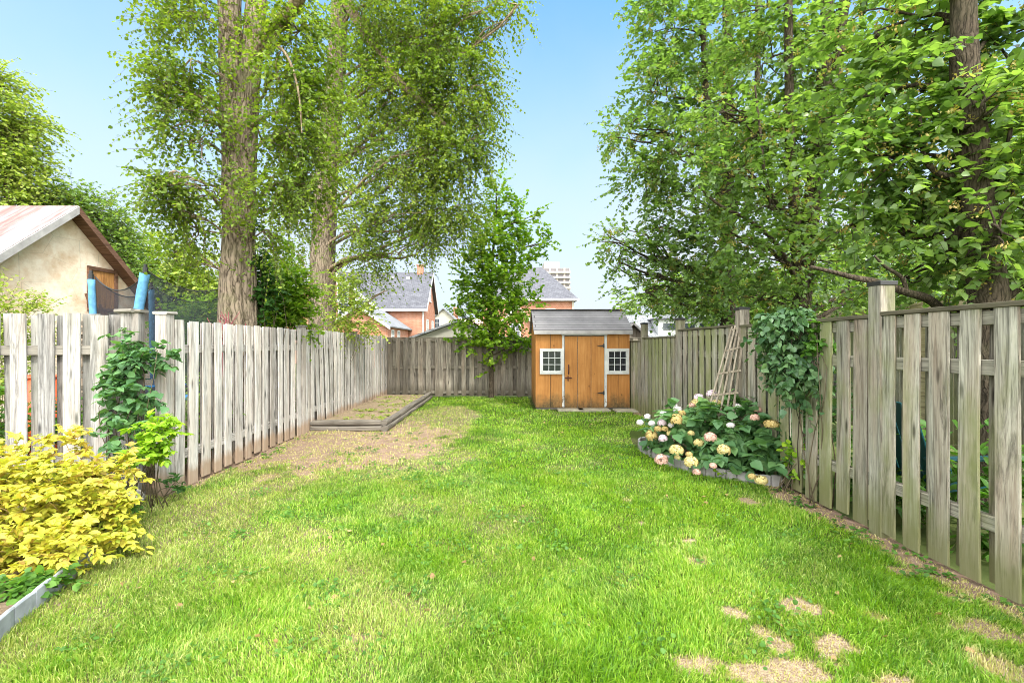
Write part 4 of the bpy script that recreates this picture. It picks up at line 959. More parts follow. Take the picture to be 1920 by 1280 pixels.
rtree('broad linden beyond the right fence with its low crown over the shed roof', 9.6, 1364, .31, blR1, 2800, 81,
      trunks_extra=[([pt(1364,500,9.6), pt(1350,380,9.5), pt(1330,250,9.4), pt(1320,100,9.4), pt(1318,-80,9.4)], [.09,.075,.065,.055,.04], 10), ([pt(1366,420,9.6), pt(1400,300,9.6), pt(1420,150,9.6), pt(1420,-100,9.6)], [.08,.07,.06,.045], 10)],
      limbs=[([pt(1360,560,9.6), pt(1310,555,9.3), pt(1262,555,9.1), pt(1225,540,9.0)], .035, .012), ([pt(1290,555,9.2), pt(1270,530,9.1), pt(1235,520,9.)], .02, .01)])
blR2 = [BL(1430,120,7.4,70,80,70), BL(1480,250,7.2,80,70,70), BL(1410,260,6.8,70,60,60), BL(1370,330,6.6,60,50,50,.9), BL(1440,390,6.6,70,50,50), BL(1520,380,7.,70,60,60), BL(1560,280,7.4,80,70,70), BL(1520,130,7.4,70,80,70), BL(1600,180,7.4,70,80,70),
        BL(1380,450,6.6,50,40,40,.8), BL(1460,490,6.7,60,40,50,.9), BL(1540,480,7.,60,50,50,.9), BL(1430,20,7.4,80,50,80,.8), BL(1560,20,7.6,90,60,80,.8), BL(1420,560,6.9,60,26,40,.7), BL(1480,-90,7.6,120,60,90,.6), BL(1350,210,6.9,46,40,40,.6), BL(1580,560,7.6,60,40,50,.8), BL(1660,540,7.8,70,40,60,.8)]
rtree('linden with two pale upright stems behind the mossy fence near the dark vine', 7.2, 1498, .27, blR2, 2000, 83,
      trunks_extra=[([pt(1498,520,7.2), pt(1490,400,7.15), pt(1481,260,7.1), pt(1479,100,7.1), pt(1478,-100,7.1)], [.10,.08,.07,.06,.045], 12), ([pt(1499,500,7.2), pt(1530,330,7.3), pt(1565,160,7.3), pt(1590,-80,7.3)], [.12,.11,.09,.06], 12)],
      limbs=[([pt(1500,540,7.2), pt(1470,480,6.8), pt(1440,440,6.6), pt(1400,410,6.5), pt(1350,385,6.4), pt(1310,350,6.4)], .04, .014), ([pt(1487,420,7.1), pt(1440,350,6.7), pt(1425,240,6.6), pt(1415,160,6.6)], .03, .01)], lean=60)
blR3 = [BL(1700,180,4.7,100,80,80), BL(1640,300,4.6,80,70,70), BL(1740,330,4.5,90,70,70), BL(1830,240,4.4,90,80,70), BL(1900,350,4.2,80,80,60,.9), BL(1690,440,4.7,80,60,60,.8), BL(1790,450,4.6,80,60,50,.8), BL(1640,60,4.9,90,70,80,.9), BL(1760,60,4.8,100,70,80,.9),
        BL(1880,90,4.6,90,80,80,.9), BL(1900,480,4.1,60,50,40,.7), BL(1600,420,4.9,60,50,50,.6), BL(1740,-80,4.9,160,60,110,.5), BL(2000,300,4.3,90,160,80,.7), BL(1590,200,5.1,60,60,60,.6), BL(1850,540,4.3,40,24,24,.25), BL(1840,200,3.9,50,60,30,.5), BL(1860,420,3.9,50,50,30,.5), BL(1800,540,4.6,60,30,40,.4), BL(1700,520,5.2,80,40,60,.6)]
rtree('nearest linden with thick dark trunk and big leaves above the right fence', 4.3, 1857, .30, blR3, 1500, 87, top=-500, lean=-60,
      limbs=[([pt(1775,590,4.75), pt(1740,560,4.55), pt(1700,548,4.4), pt(1650,530,4.3), pt(1600,520,4.25), pt(1570,512,4.2), pt(1520,500,4.2)], .045, .015), ([pt(1700,548,4.4), pt(1690,520,4.35), pt(1660,500,4.3), pt(1640,480,4.3)], .022, .009),
             ([pt(1870,570,4.3), pt(1900,545,4.2), pt(1930,520,4.1)], .055, .035), ([pt(1780,470,4.5), pt(1800,430,4.35), pt(1850,385,4.25), pt(1880,320,4.2), pt(1895,240,4.15)], .04, .016), ([pt(1845,300,4.3), pt(1780,330,4.3), pt(1735,300,4.3), pt(1725,220,4.3)], .035, .012)], ls=.080, L=(.22,.45), thr=-.03)
#@@FAR
# ------------------------------------------------------------------ shrubs and trees farther off
def far_tree(label, D, px, w0, blobs, nspr, seed, mat='leaf_far', ls=.2, nl=10, name='leafy_tree', top=300, L=(.7,1.4), group='trees beyond the neighbouring plots', **k):
    b = (pt(px,645,D)[0], D, 0)
    return tree(name, label, b, [([(b[0], D, -.1), pt(px,600,D), pt(px,(600+top)/2,D), pt(px,top,D)], [w0/2, w0/2.2, w0/3, w0/6], 10)], blobs, nspr, nl, ls, M[mat], 'bark_right', seed, droop=.3, L=L, hang=.3, flat=.9,
                thr=-.2, wl=2.2, sub=3, limb_r=.1, twr=.008, group=group, lb='bark_right', **k)
far_tree('large yellow-green tree at the left edge behind the stucco barn', 19, 15, .5, [BL(-15,200,19,40,70,50), BL(20,235,19,38,50,50), BL(5,320,19,66,40,60), BL(-70,260,19,80,120,70), BL(35,335,19,42,36,50,.7), BL(-15,145,19,24,34,30,.5), BL(10,390,19,70,34,60,.8)], 2400, 91, ls=.13)
far_tree('round green tree rising behind the barn roof ridge', 21, 185, .5, [BL(150,385,21,34,28,40), BL(190,405,21,34,30,40), BL(215,460,21,32,34,40), BL(170,440,21,44,38,50), BL(125,410,21,30,40,40), BL(240,505,21,28,30,40), BL(190,500,21,40,34,50,.7)], 1500, 93, 'leaf_bg', top=400, ls=.13)
far_tree('pale hazy tree between the barn and the thick elm', 27, 330, .5, [BL(300,480,27,46,40,50), BL(350,510,27,50,40,50), BL(385,545,27,50,40,50), BL(310,545,27,60,40,50), BL(400,590,27,60,30,50), BL(330,600,27,60,30,50)], 1000, 95, 'leaf_far', ls=.24, top=470)
far_tree('green tree in the distance right of the tall stems beyond the right fence', 17, 1600, .4, [BL(1500,540,17,80,60,90), BL(1620,500,17,90,80,90), BL(1740,480,17,90,90,90), BL(1400,560,17,80,50,80)], 900, 97, 'leaf_bg', ls=.2, top=380)
far_tree('dark green tree filling the gap at the far right beyond the fences', 12, 1960, .4, [BL(1860,500,12,90,90,90), BL(1940,420,12,90,100,90), BL(1820,560,12,90,50,80), BL(1980,560,12,90,60,80)], 750, 98, 'leaf_right', ls=.16, top=380)
far_tree('low green tree behind the grey garage roof at the back right', 24, 1330, .4, [BL(1230,570,24,60,30,50,.6), BL(1300,560,24,80,40,60), BL(1380,560,24,80,50,60), BL(1450,570,24,80,50,60)], 900, 99, 'leaf_bg', ls=.22, top=540)

def shrub(label, D, px, blobs, nspr, seed, mat, ls=.07, nl=9, name='shrub', **k):
    return bush(name, label, 'shrub', (pt(px,645,D)[0], D, 0), blobs, nspr, nl, ls, M[mat], seed=seed, L=(.2,.45), **k)
shrub('pale green flowering shrub behind the left board fence before the barn wall', 6.6, 10, [BL(0,575,6.6,50,42,50), BL(40,600,6.6,36,46,40), BL(-30,640,6.6,60,60,50), BL(30,680,6.6,50,60,40)], 520, 101, 'leaf_far', .05, nstem=20)
shrub('yellow-green shrub between the two elms behind the left fence', 8.0, 520, [BL(530,560,8.0,40,50,30), BL(555,545,8.0,24,44,24,.7), BL(500,600,7.9,36,40,30), BL(545,605,8.0,32,34,26), BL(515,500,8.1,30,40,30,.6)], 700, 102, 'leaf_young', .075)
shrub('yellowing shrub right of the slimmer elm behind the left fence', 10.2, 612, [BL(650,580,10.2,30,50,40), BL(675,600,10.2,28,30,30), BL(640,540,10.2,20,50,30,.6), BL(632,625,9.8,20,14,20,.4)], 360, 103, 'leaf_far', .06)
shrub('bright green shrub beyond the trampoline behind the left fence', 9.6, 370, [BL(360,600,9.6,40,30,40), BL(390,590,9.6,30,26,30), BL(335,620,9.6,30,30,30)], 330, 104, 'leaf_lime', .07)
bush('climbing_plant', 'dark broad leaved creeper on the right side of the thick elm trunk', 'climber', (pt(478,645,6.95)[0], 6.95, 0), [BL(492,520,6.9,22,30,14), BL(484,570,6.9,24,30,14), BL(500,545,6.95,18,26,14), BL(484,450,6.8,12,36,10,.4)], 130, 7, .075, M['leaf_dark'], BROAD, 105, .4, (.1,.25), thr=-.4)
rv = thing('red_vine', 'tangle of bare reddish stems at the foot of the thick elm', 'climber', (pt(425,645,6.35)[0], 6.35, 0))
m = MB(); g = np.random.default_rng(9)
for k in range(16):
    x = g.uniform(-.13, .13); z = g.uniform(1.75, 2.02); a_ = g.normal(0, .12)
    m.tube(limb_pts((g.normal(0, .02), 0, g.uniform(.0, .05)), (x*.6, .0, 1.55), n=6, wob=.01, up=0)+limb_pts((x*.6, .0, 1.56), (x+a_, g.uniform(-.03, .03), z), n=6, wob=.16, up=.1), .0045, 5)
m.build('stem', plain('reddish_stems', (.22,.05,.06), .6, .3, .3, 20), rv, smooth=True)
# undergrowth right behind the left fence, seen between its boards
for i, (px, D, s, lb) in enumerate(((430, 6.6, 40, 'undergrowth shrub behind the nearest part of the long left fence'), (520, 8.0, 40, 'undergrowth shrub behind the middle of the long left fence'), (620, 10.6, 34, 'undergrowth shrub behind the far part of the long left fence'))):
    X = -4.15; pxx = CX+FP*X/D; py = CY+FP*(EYE-.7)/D; k = FP/D
    bush('shrub', lb, 'shrub', (X, D, 0), [((X, D, .55), (.45, 1.1, .6), 1), ((X-.1, D+.9, .5), (.4, .8, .55), .8)], 330, 8, .075, M['leaf_bg'], seed=110+i, L=(.2,.4), thr=-.3)
bush('shrub', 'green undergrowth glimpsed through the boards behind the yellow shrub', 'shrub', (-5.0, 5.3, 0), [((-5.0, 5.3, .45), (1.0, .35, .5), 1), ((-6.2, 5.2, .5), (.8, .35, .55), 1), ((-4.2, 5.4, .4), (.5, .3, .45), .5)], 420, 8, .07, M['leaf_mid'], seed=115, L=(.15,.3), thr=-.3)
bush('hosta_plant', 'large leaved green plant seen through the right fence boards', 'plant', (4.0, 3.5, 0), [((3.75, 3.4, .4), (.35, .9, .5), 1), ((3.9, 4.6, .35), (.35, .6, .4), .7)], 200, 6, .12, M['leaf_mid'], NARROW, seed=116, L=(.15,.35), thr=-.4, nstem=8)
bush('shrub', 'dark green shrub close behind the middle of the right fence', 'shrub', (3.85, 6.6, 0), [((3.85, 6.4, .8), (.45, 1.2, .8), 1), ((3.8, 8.6, .8), (.4, 1.2, .8), 1)], 560, 8, .085, M['leaf_dark'], seed=117, L=(.2,.4), thr=-.3)

# ------------------------------------------------------------------ barn on the left
def mat_stucco():
    t = NT('peeling_cream_stucco'); uv = t.uv(); n = t.noise(uv, 1.1, 7, .7); n2 = t.noise(uv, 5, 6, .75)
    c = t.ramp(n2, [(.3, (.72,.57,.42)), (.5, (.86,.71,.56)), (.7, (.90,.79,.66))])
    c = t.mix(t.ramp(n, [(.46, 0.), (.62, .8)]), c, (.68,.45,.27))
    cr = t.N('TexVoronoi', 0, _p={'feature': 'DISTANCE_TO_EDGE'}, Vector=t.map(uv, (1.1, 2.0, 1)), Scale=1.)
    c = t.mix(1., c, t.ramp(cr, [(0, .72), (.008, 1.)]), 'MULTIPLY')
    t.bump(n2, .6, .02); return t.done(c, .95, .1)
def mat_tin():
    t = NT('rust_streaked_tin_roof'); uv = t.uv()
    n = t.noise(t.map(uv, (1.4, .25, 1)), 1., 5, .65); n2 = t.noise(t.map(uv, (9, 1.2, 1)), 1., 4, .65)
    c = t.ramp(t.math('ADD', t.math('MULTIPLY', n, .6), t.math('MULTIPLY', n2, .4)), [(.40, (.33,.31,.31)), (.48, (.29,.24,.23)), (.56, (.23,.125,.105))])
    w_ = t.N('TexWave', 1, _p={'bands_direction': 'X'}, Vector=uv, Scale=2.1)
    t.bump(w_, .8, .03); t.b.inputs['Metallic'].default_value = .2; return t.done(c, .55, .4)
M['stucco'] = mat_stucco(); M['tin'] = mat_tin()
M['brownwood'] = wood('dark_brown_boards', (.09,.045,.03), (.26,.14,.09), grain='u', knots=False)
M['orangewood'] = wood('orange_brown_door_boards', (.22,.09,.03), (.50,.25,.09), knots=False)
BX = -10.; AY, AZ = 10.4, 4.62; PI_ = .86
barn = thing('barn', 'old cream stucco barn with rust streaked tin roof at the left', 'building', (BX, AY, 0))
hw = 2.75; eZ = AZ-PI_*hw
m = MB(); m.prism([(0,-hw,0),(0,hw,0),(0,hw,eZ),(0,0,AZ),(0,-hw,eZ)], (-9, 0, 0)); m.build('wall', M['stucco'], barn)
for s in (-1, 1):
    m = MB(); o_ = .35
    m.prism([(.30,0,AZ+.04),(.30,s*(hw+o_),eZ-PI_*o_+.04),(.30,s*(hw+o_),eZ-PI_*o_+.09),(.30,0,AZ+.09)], (-9.6,0,0)); rf = m.build('roof', M['tin'], barn)
    m = MB(); m.prism([(.325,0,AZ-.10),(.325,s*(hw+o_),eZ-PI_*o_-.10),(.325,s*(hw+o_),eZ-PI_*o_+.075),(.325,0,AZ+.075)], (-.023,0,0)); m.build('bargeboard', M['brownwood'] if s > 0 else M['oldwhite'], rf)
    m = MB(); m.prism([(.30,0,AZ-.06),(.30,s*(hw+o_),eZ-PI_*o_-.06),(.30,s*(hw+o_),eZ-PI_*o_+.035),(.30,0,AZ+.035)], (-.29,0,0)); m.build('soffit', M['brownwood'], rf)
hy0, hy1, hz0, hz1 = .62, 1.28, 2.45, 3.35
m = MB(); q = .09
for (a, b_, c, d_) in ((hy0-q,hy1+q,hz1,hz1+q),(hy0-q,hy0,hz0,hz1),(hy1,hy1+q,hz0,hz1),(hy0-q,hy1+q,hz0-q,hz0)): m.box(.002,.05,a,b_,c,d_)
fr = m.build('hatch_frame', M['brownwood'], barn)
m = MB()
for k in range(4): m.box(.004,.022,hy0+k*(hy1-hy0)/4+.004,hy0+(k+1)*(hy1-hy0)/4-.004,hz0,hz1)
m.build('hatch', M['orangewood'], barn)
# pile of old boards leaning at the barn
wp = thing('board_pile', 'stack of weathered boards and sticks piled against the barn wall', 'wood pile', (-9.45, 10.9, 0))
for k in range(14): MB().beam((rnd.uniform(-.1,.1), -.55+rnd.uniform(-.1,.1), .08+k*.15), (rnd.uniform(-.1,.1), .5+rnd.uniform(-.1,.1), .08+k*.15), .5, .10, 1, 0, .006).build('board', M['timber'], wp)
for k in range(5): MB().beam((.25, .2+k*.09, .0), (-.4+rnd.uniform(-.05,.1), -.1+k*.12, 2.75-k*.12), .06, .03, 1).build('leaning_board', M['brownwood'], wp)

# ------------------------------------------------------------------ trampoline
def net_mat():
    t = NT('black_mesh_net'); tr_ = t.N('BsdfTransparent'); t.done((.03,.035,.045), .8, .1)
    t.l.new(t.N('MixShader', _0=.52, _1=tr_, _2=t.b.outputs[0]), t.out.inputs['Surface']); return t.m
M['net'] = net_mat(); M['foam'] = plain('pale_blue_foam', (.11,.29,.47), .7, .25, .3, 18, .5); M['blue'] = plain('bright_blue_vinyl', (.03,.22,.55), .5, .4)
M['steel'] = plain('grey_steel_tube', (.45,.46,.48), .4, .5, metal=.6)
TC = Vector((-5.16, 7.62, 0)); TR = 1.30
tram = thing('trampoline', 'round trampoline with pale blue padded net poles behind the left fence', 'trampoline', TC)
a0 = math.atan2(6.8-7.66, -6.38+5.11); tops = []
for k in range(6):
    a = a0+k*math.pi/3; lean_ = 1.0 if k != 1 else 1.0
    bx, by = TR*math.cos(a), TR*math.sin(a)
    q0 = Vector((bx*.93, by*.93, .0)); q1 = Vector((bx, by, 2.58)); q1 += Vector((.10 if k == 1 else 0, 0, 0)); q0 += Vector((-.42 if k == 1 else 0, 0, 0))
    MB().tube([q0, q1], .018, 8).build('pole', M['steel'], tram, smooth=True)
    pm = MB(); r_ = .060 if k == 1 else .046; pp = [q0.lerp(q1, .36+.62*i/14) for i in range(15)]
    pm.tube(pp, [r_*(1+.05*math.sin(i*2.3)) for i in range(15)], 12).build('pole_pad', M['foam'], tram, smooth=True)
    MB().tube([q1-Vector((0,0,.05)), q1+Vector((0,0,.03)), q1+Vector((0,0,.034)), q1+Vector((0,0,.08))], [.034,.034,.022,.022], 10).build('pole_cap', M['black'], tram)
    tops.append(q1)
nm = MB(); rope = MB()
for k in range(6):
    A_, B_ = tops[k], tops[(k+1) % 6]; n = 12; vs = []
    for i in range(n+1):
        t_ = i/n; sag = .24*(1-(2*t_-1)**2); c = A_.lerp(B_, t_); inn = Vector((c.x*.965, c.y*.965, 0)); vs.append(Vector((inn.x, inn.y, 2.57-sag))); vs.append(Vector((inn.x*.95, inn.y*.95, .82)))
    nm.add(vs, [(2*i, 2*i+1, 2*i+3, 2*i+2) for i in range(n)]); rope.tube([vs[2*i]+Vector((0,0,.004)) for i in range(n+1)], .009, 5)
nm.build('net', M['net'], tram, smooth=True); rope.build('net_rope', M['black'], tram)
ring = [(TR*.93*math.cos(a*math.pi/16), TR*.93*math.sin(a*math.pi/16), .78) for a in range(33)]
MB().tube(ring, .022, 8, False).build('frame', M['steel'], tram, smooth=True)
pd = MB(); vs = []
for a in range(33):
    c, s = math.cos(a*math.pi/16), math.sin(a*math.pi/16)
    for (r_, z_) in ((TR*.80,.815),(TR*.97,.815),(TR*.99,.74),(TR*.80,.79)): vs.append((r_*c, r_*s, z_))
pd.add(vs, [(a*4+j, a*4+(j+1) % 4, (a+1)*4+(j+1) % 4, (a+1)*4+j) for a in range(32) for j in range(4)]).build('safety_pad', M['blue'], tram, smooth=True)
MB().tube([(0,0,.775),(0,0,.785)], [TR*.8, TR*.8], 32).build('jumping_mat', M['black'], tram)
for k in range(6):
    a = a0+(k+.5)*math.pi/3; c, s = math.cos(a)*TR*.93, math.sin(a)*TR*.93
    MB().tube([(c,s,.77),(c,s,.02)], .018, 8).build('leg', M['steel'], tram, smooth=True)

# odds and ends glimpsed through the fences
bn = thing('plastic_bin', 'orange-red plastic bin glimpsed through the boards at the far left', 'bin', (-6.0, 5.9, 0))
M['redp'] = plain('orange_red_plastic', (.62,.10,.03), .4, .5); M['teal'] = plain('dark_teal_plastic', (.008,.07,.085), .4, .5)
m = MB(); m.tube([(0,0,0),(0,0,.05),(0,0,1.12),(0,0,1.13),(0,0,.1)], [.20,.21,.27,.255,.2], 20).build('body', M['redp'], bn, smooth=True)
MB().tube([(.27*math.cos(a*math.pi/10), .27*math.sin(a*math.pi/10), 1.13) for a in range(21)], .018, 6, False).build('rim', M['redp'], bn)
ch = thing('garden_chair', 'dark teal garden chair seen through the gaps of the right fence', 'chair', (3.85, 4.1, 0), R(95))
for k in range(5): MB().beam((-.22+k*.11, .22, .36), (-.24+k*.12, .46, 1.0+.05*(2-abs(k-2))), .10, .018, 2, 0, .004, up=(0,1,0)).build('back_slat', M['teal'], ch)
for k in range(5): MB().beam((-.26, -.25+k*.10, .40-.01*k), (.26, -.25+k*.10, .40-.01*k), .09, .018, 1, 0, .004).build('seat_slat', M['teal'], ch)
for s in (-1, 1):
    MB().beam((s*.30, -.28, 0), (s*.30, -.28, .58), .05, .03, 1, 0, .004).build('leg', M['teal'], ch); MB().beam((s*.30, .20, 0), (s*.30, .20, .58), .05, .03, 1, 0, .004).build('leg', M['teal'], ch)
    MB().beam((s*.30, -.36, .592), (s*.30, .34, .592), .11, .022, 1, 0, .004).build('armrest', M['teal'], ch); MB().beam((s*.27, -.28, .37), (s*.27, .30, .33), .025, .06, 1).build('seat_rail', M['teal'], ch)
#@@HOUSES
# ------------------------------------------------------------------ houses beyond the yard
M['brick'] = bricks('orange_red_brick', (.36,.125,.065), (.48,.20,.12), (.42,.34,.27))
M['roof_grey'] = shingles('grey_house_shingles', (.10,.10,.115), (.135,.135,.15), .15, .33)
M['roof_pale'] = shingles('pale_grey_shingles', (.19,.195,.205), (.25,.255,.265), .15, .33)
M['cream'] = plain('cream_siding', (.44,.41,.34), .8, .2, .08, 3)
M['beige'] = plain('beige_siding', (.34,.325,.27), .8, .2, .08, 3)
M['winglass'] = plain('window_glass', (.05,.06,.07), .1, .8)

def window(parent, c, u, w_, h_, nrm, fm='white', bars=(1, 1), arch=False):
    c = Vector(c); u = Vector(u).normalized(); n = Vector(nrm).normalized(); up = Vector((0, 0, 1))
    def bx(m, a0, a1, b0, b1, d0, d1):
        vs = [c+u*a+up*b_+n*d_ for d_ in (d0, d1) for (a, b_) in ((a0, b0), (a1, b0), (a1, b1), (a0, b1))]
        m.add(vs, [(3,2,1,0),(4,5,6,7),(0,1,5,4),(1,2,6,5),(2,3,7,6),(3,0,4,7)])
    t_ = .09; fr = MB(); bx(fr, -w_/2, w_/2, h_/2-t_, h_/2, .003, .06); bx(fr, -w_/2-.06, w_/2+.06, -h_/2-.03, -h_/2+t_, .003, .09); bx(fr, -w_/2, -w_/2+t_, -h_/2+t_, h_/2-t_, .003, .06); bx(fr, w_/2-t_, w_/2, -h_/2+t_, h_/2-t_, .003, .06)
    if arch:
        k = 8; pts = [c+u*(math.cos(math.pi*i/k)*(w_/2+.05))+up*(h_/2+.001+math.sin(math.pi*i/k)*w_*.28)+n*.003 for i in range(k+1)]; fr.prism(pts, n*.05)
    f = fr.build('window', M[fm], parent)
    g_ = MB(); bx(g_, -w_/2+t_, w_/2-t_, -h_/2+t_, h_/2-t_, .004, .02); g_.build('pane', M['winglass'], f)
    b_ = MB()
    for i in range(bars[0]): x = -w_/2+w_*(i+1)/(bars[0]+1); bx(b_, x-.02, x+.02, -h_/2+t_, h_/2-t_, .021, .045)
    for i in range(bars[1]): z = -h_/2+h_*(i+1)/(bars[1]+1); bx(b_, -w_/2+t_, w_/2-t_, z-.025, z+.025, .022, .05)
    b_.build('bars', M[fm], f)

# brick house with cross gable
H = thing('brick_house', 'two storey orange brick house with grey gabled roof behind the left fence', 'house', (-9.5, 40, 0)); ox, oy = 9.5, -40
hx1 = -6.43; yF, yR, yB = 37., 40., 43.; zE, zR_ = 4.68, 7.74
m = MB(); m.prism([(hx1+ox,yF+oy,0),(hx1+ox,yB+oy,0),(hx1+ox,yB+oy,zE),(hx1+ox,yR+oy,zR_),(hx1+ox,yF+oy,zE)], (-10,0,0)); m.build('wall', M['brick'], H)
pit = (zR_-zE)/3.
for s in (-1, 1):
    m = MB(); e = .35; m.prism([(hx1+.3+ox,yR+oy,zR_+.03),(hx1+.3+ox,yR+s*(3+e)+oy,zE-pit*e+.03),(hx1+.3+ox,yR+s*(3+e)+oy,zE-pit*e+.13),(hx1+.3+ox,yR+oy,zR_+.13)], (-10.6,0,0)); rf = m.build('roof', M['roof_grey'], H)
    m = MB(); m.prism([(hx1+.33+ox,yR+oy,zR_-.2),(hx1+.33+ox,yR+s*(3+e)+oy,zE-pit*e-.2),(hx1+.33+ox,yR+s*(3+e)+oy,zE-pit*e+.10),(hx1+.33+ox,yR+oy,zR_+.10)], (-.029,0,0)); m.build('bargeboard', M['white'], rf)
    if s < 0: MB().box(-10.2+hx1+ox+.0, hx1+.29+ox, yR-3.45+oy, yR-3.36+oy, zE-pit*e-.12, zE-pit*e+.06).build('gutter', M['white'], rf)
    if s < 0:
        for vx in (-8.2, -9.6): MB().box(vx+ox-.15, vx+ox+.15, yR-.75+oy, yR-.55+oy, zR_-.6, zR_-.38).build('roof_vent', M['white'], rf)
        c_ = MB(); c_.box(-7.5+ox, -7.0+ox, yR-.25+oy, yR+.25+oy, zR_-.3, zR_+.65); c_.box(-7.56+ox, -6.94+ox, yR-.31+oy, yR+.31+oy, zR_+.651, zR_+.75); c_.build('chimney', M['brick'], rf)
window(H, (hx1+ox, 40+oy, 5.9), (0,1,0), .8, 1.3, (1,0,0)); window(H, (hx1+ox, 38.6+oy, 2.9), (0,1,0), .9, 1.5, (1,0,0)); window(H, (hx1+ox, 41.4+oy, 2.9), (0,1,0), .9, 1.5, (1,0,0))
MB().tube([(hx1-.05+ox, yF-.08+oy, 0), (hx1-.05+ox, yF-.08+oy, zE-.3)], .06, 8).build('downpipe', M['white'], H)
# cross gable facing the yard
gx0, gx1, gxm, gz = -17.7, -10.3, -14., 7.75; yG = 36.4
m = MB(); m.prism([(gx0+ox,yG+oy,0),(gx1+ox,yG+oy,0),(gx1+ox,yG+oy,zE),(gxm+ox,yG+oy,gz),(gx0+ox,yG+oy,zE)], (0,4.,0)); m.build('wall', M['brick'], H)
for s in (-1, 1):
    pw = (gz-zE)/3.7; e = .35
    m = MB(); m.prism([(gxm+ox,yG-.3+oy,gz+.03),(gxm+s*(3.7+e)+ox,yG-.3+oy,zE-pw*e+.03),(gxm+s*(3.7+e)+ox,yG-.3+oy,zE-pw*e+.13),(gxm+ox,yG-.3+oy,gz+.13)], (0,4.3,0)); rf = m.build('roof', M['roof_grey'], H)
    m = MB(); m.prism([(gxm+ox,yG-.33+oy,gz-.2),(gxm+s*(3.7+e)+ox,yG-.33+oy,zE-pw*e-.2),(gxm+s*(3.7+e)+ox,yG-.33+oy,zE-pw*e+.10),(gxm+ox,yG-.33+oy,gz+.10)], (0,.029,0)); m.build('bargeboard', M['white'], rf)
for (px, py, hh) in ((643, 548, 1.5), (674, 580, 1.4), (645, 583, 1.4)):
    c = P(px, py, yG); window(H, (c[0]+ox, yG+oy, c[2]), (1,0,0), .95, hh, (0,-1,0), arch=True)
# low wing with pale roof
wy0, wy1 = 30., 37.; wx, wz, we = -9.54, 4.09, 2.78; ww_ = 1.95
m = MB(); m.prism([(wx-ww_+ox,wy0+oy,0),(wx+ww_+ox,wy0+oy,0),(wx+ww_+ox,wy0+oy,we),(wx+ox,wy0+oy,wz),(wx-ww_+ox,wy0+oy,we)], (0,wy1-wy0-.62,0)); m.build('wing_wall', M['brick'], H)
for s in (-1, 1):
    pw = (wz-we)/ww_; e = .22
    m = MB(); m.prism([(wx+ox,wy0-.25+oy,wz+.03),(wx+s*(ww_+e)+ox,wy0-.25+oy,we-pw*e+.03),(wx+s*(ww_+e)+ox,wy0-.25+oy,we-pw*e+.11),(wx+ox,wy0-.25+oy,wz+.11)], (0,wy1-wy0+.24,0)); rf = m.build('wing_roof', M['roof_pale'], H)
    m = MB(); m.prism([(wx+ox,wy0-.28+oy,wz-.14),(wx+s*(ww_+e)+ox,wy0-.28+oy,we-pw*e-.14),(wx+s*(ww_+e)+ox,wy0-.28+oy,we-pw*e+.09),(wx+ox,wy0-.28+oy,wz+.09)], (0,.029,0)); m.build('bargeboard', M['white'], rf)
window(H, (wx+ww_+ox, 31.2+oy, 2.1), (0,1,0), .7, .9, (1,0,0)); window(H, (wx+ww_+ox, 33.+oy, 2.1), (0,1,0), .7, .9, (1,0,0))

# hip roofed brick house behind the shed
H2 = thing('brick_house', 'brick house with steep grey hipped roof rising behind the garden shed', 'house', (3.2, 48, 0))
x0, x1, y0, y1, ze2, zt = -5.2, 3.75, -3., 5., 6.0, 9.8
MB().box(x0, x1, y0, y1, 0, ze2).build('wall', M['brick'], H2)
e = .45; A_ = [(x0-e,y0-e,ze2),(x1+e,y0-e,ze2),(x1+e,y1+e,ze2),(x0-e,y1+e,ze2)]; r0 = (x0+3.8,1,zt); r1 = (1.0,1,zt)
m = MB(); m.add([*A_, r0, r1, *[(a,b_,c-.14) for a, b_, c in A_]], [(0,1,5,4),(1,2,5),(2,3,4,5),(3,0,4),(6,9,8,7),(0,6,7,1),(1,7,8,2),(2,8,9,3),(3,9,6,0)]); rf = m.build('roof', M['roof_grey'], H2)
MB().box(x0-e-.05, x1+e+.05, y0-e-.07, y0-e-.002, ze2-.2, ze2+.02).build('gutter', M['white'], rf)
MB().box(x1-.12, x1+.06, y0-.08, y0-.002, 0, ze2-.2).build('corner_trim', M['cream'], H2)
window(H2, (1.5, y0, 4.3), (1,0,0), 1., 1.5, (0,-1,0)); window(H2, (-2., y0, 4.3), (1,0,0), 1., 1.5, (0,-1,0))
# smaller brick house with cream gable between
H3 = thing('brick_house', 'small brick house with cream trimmed gable half hidden by the young tree', 'house', (.6, 33, 0))
m = MB(); m.prism([(-1.3,0,0),(1.9,0,0),(1.9,0,2.6),(.4,0,4.3),(-1.3,0,2.6)], (0,5,0)); m.build('wall', M['brick'], H3)
for s in (-1, 1):
    m = MB(); m.prism([(.4,-.25,4.33),(.4+s*1.95,-.25,2.25),(.4+s*1.95,-.25,2.36),(.4,-.25,4.44)], (0,5.4,0)); rf = m.build('roof', M['roof_pale'], H3)
    m = MB(); m.prism([(.4,-.28,4.16),(.4+s*1.95,-.28,2.08),(.4+s*1.95,-.28,2.34),(.4,-.28,4.42)], (0,.029,0)); m.build('bargeboard', M['cream'], rf)
window(H3, (.3, 0, 2.5), (1,0,0), .8, 1.1, (0,-1,0))
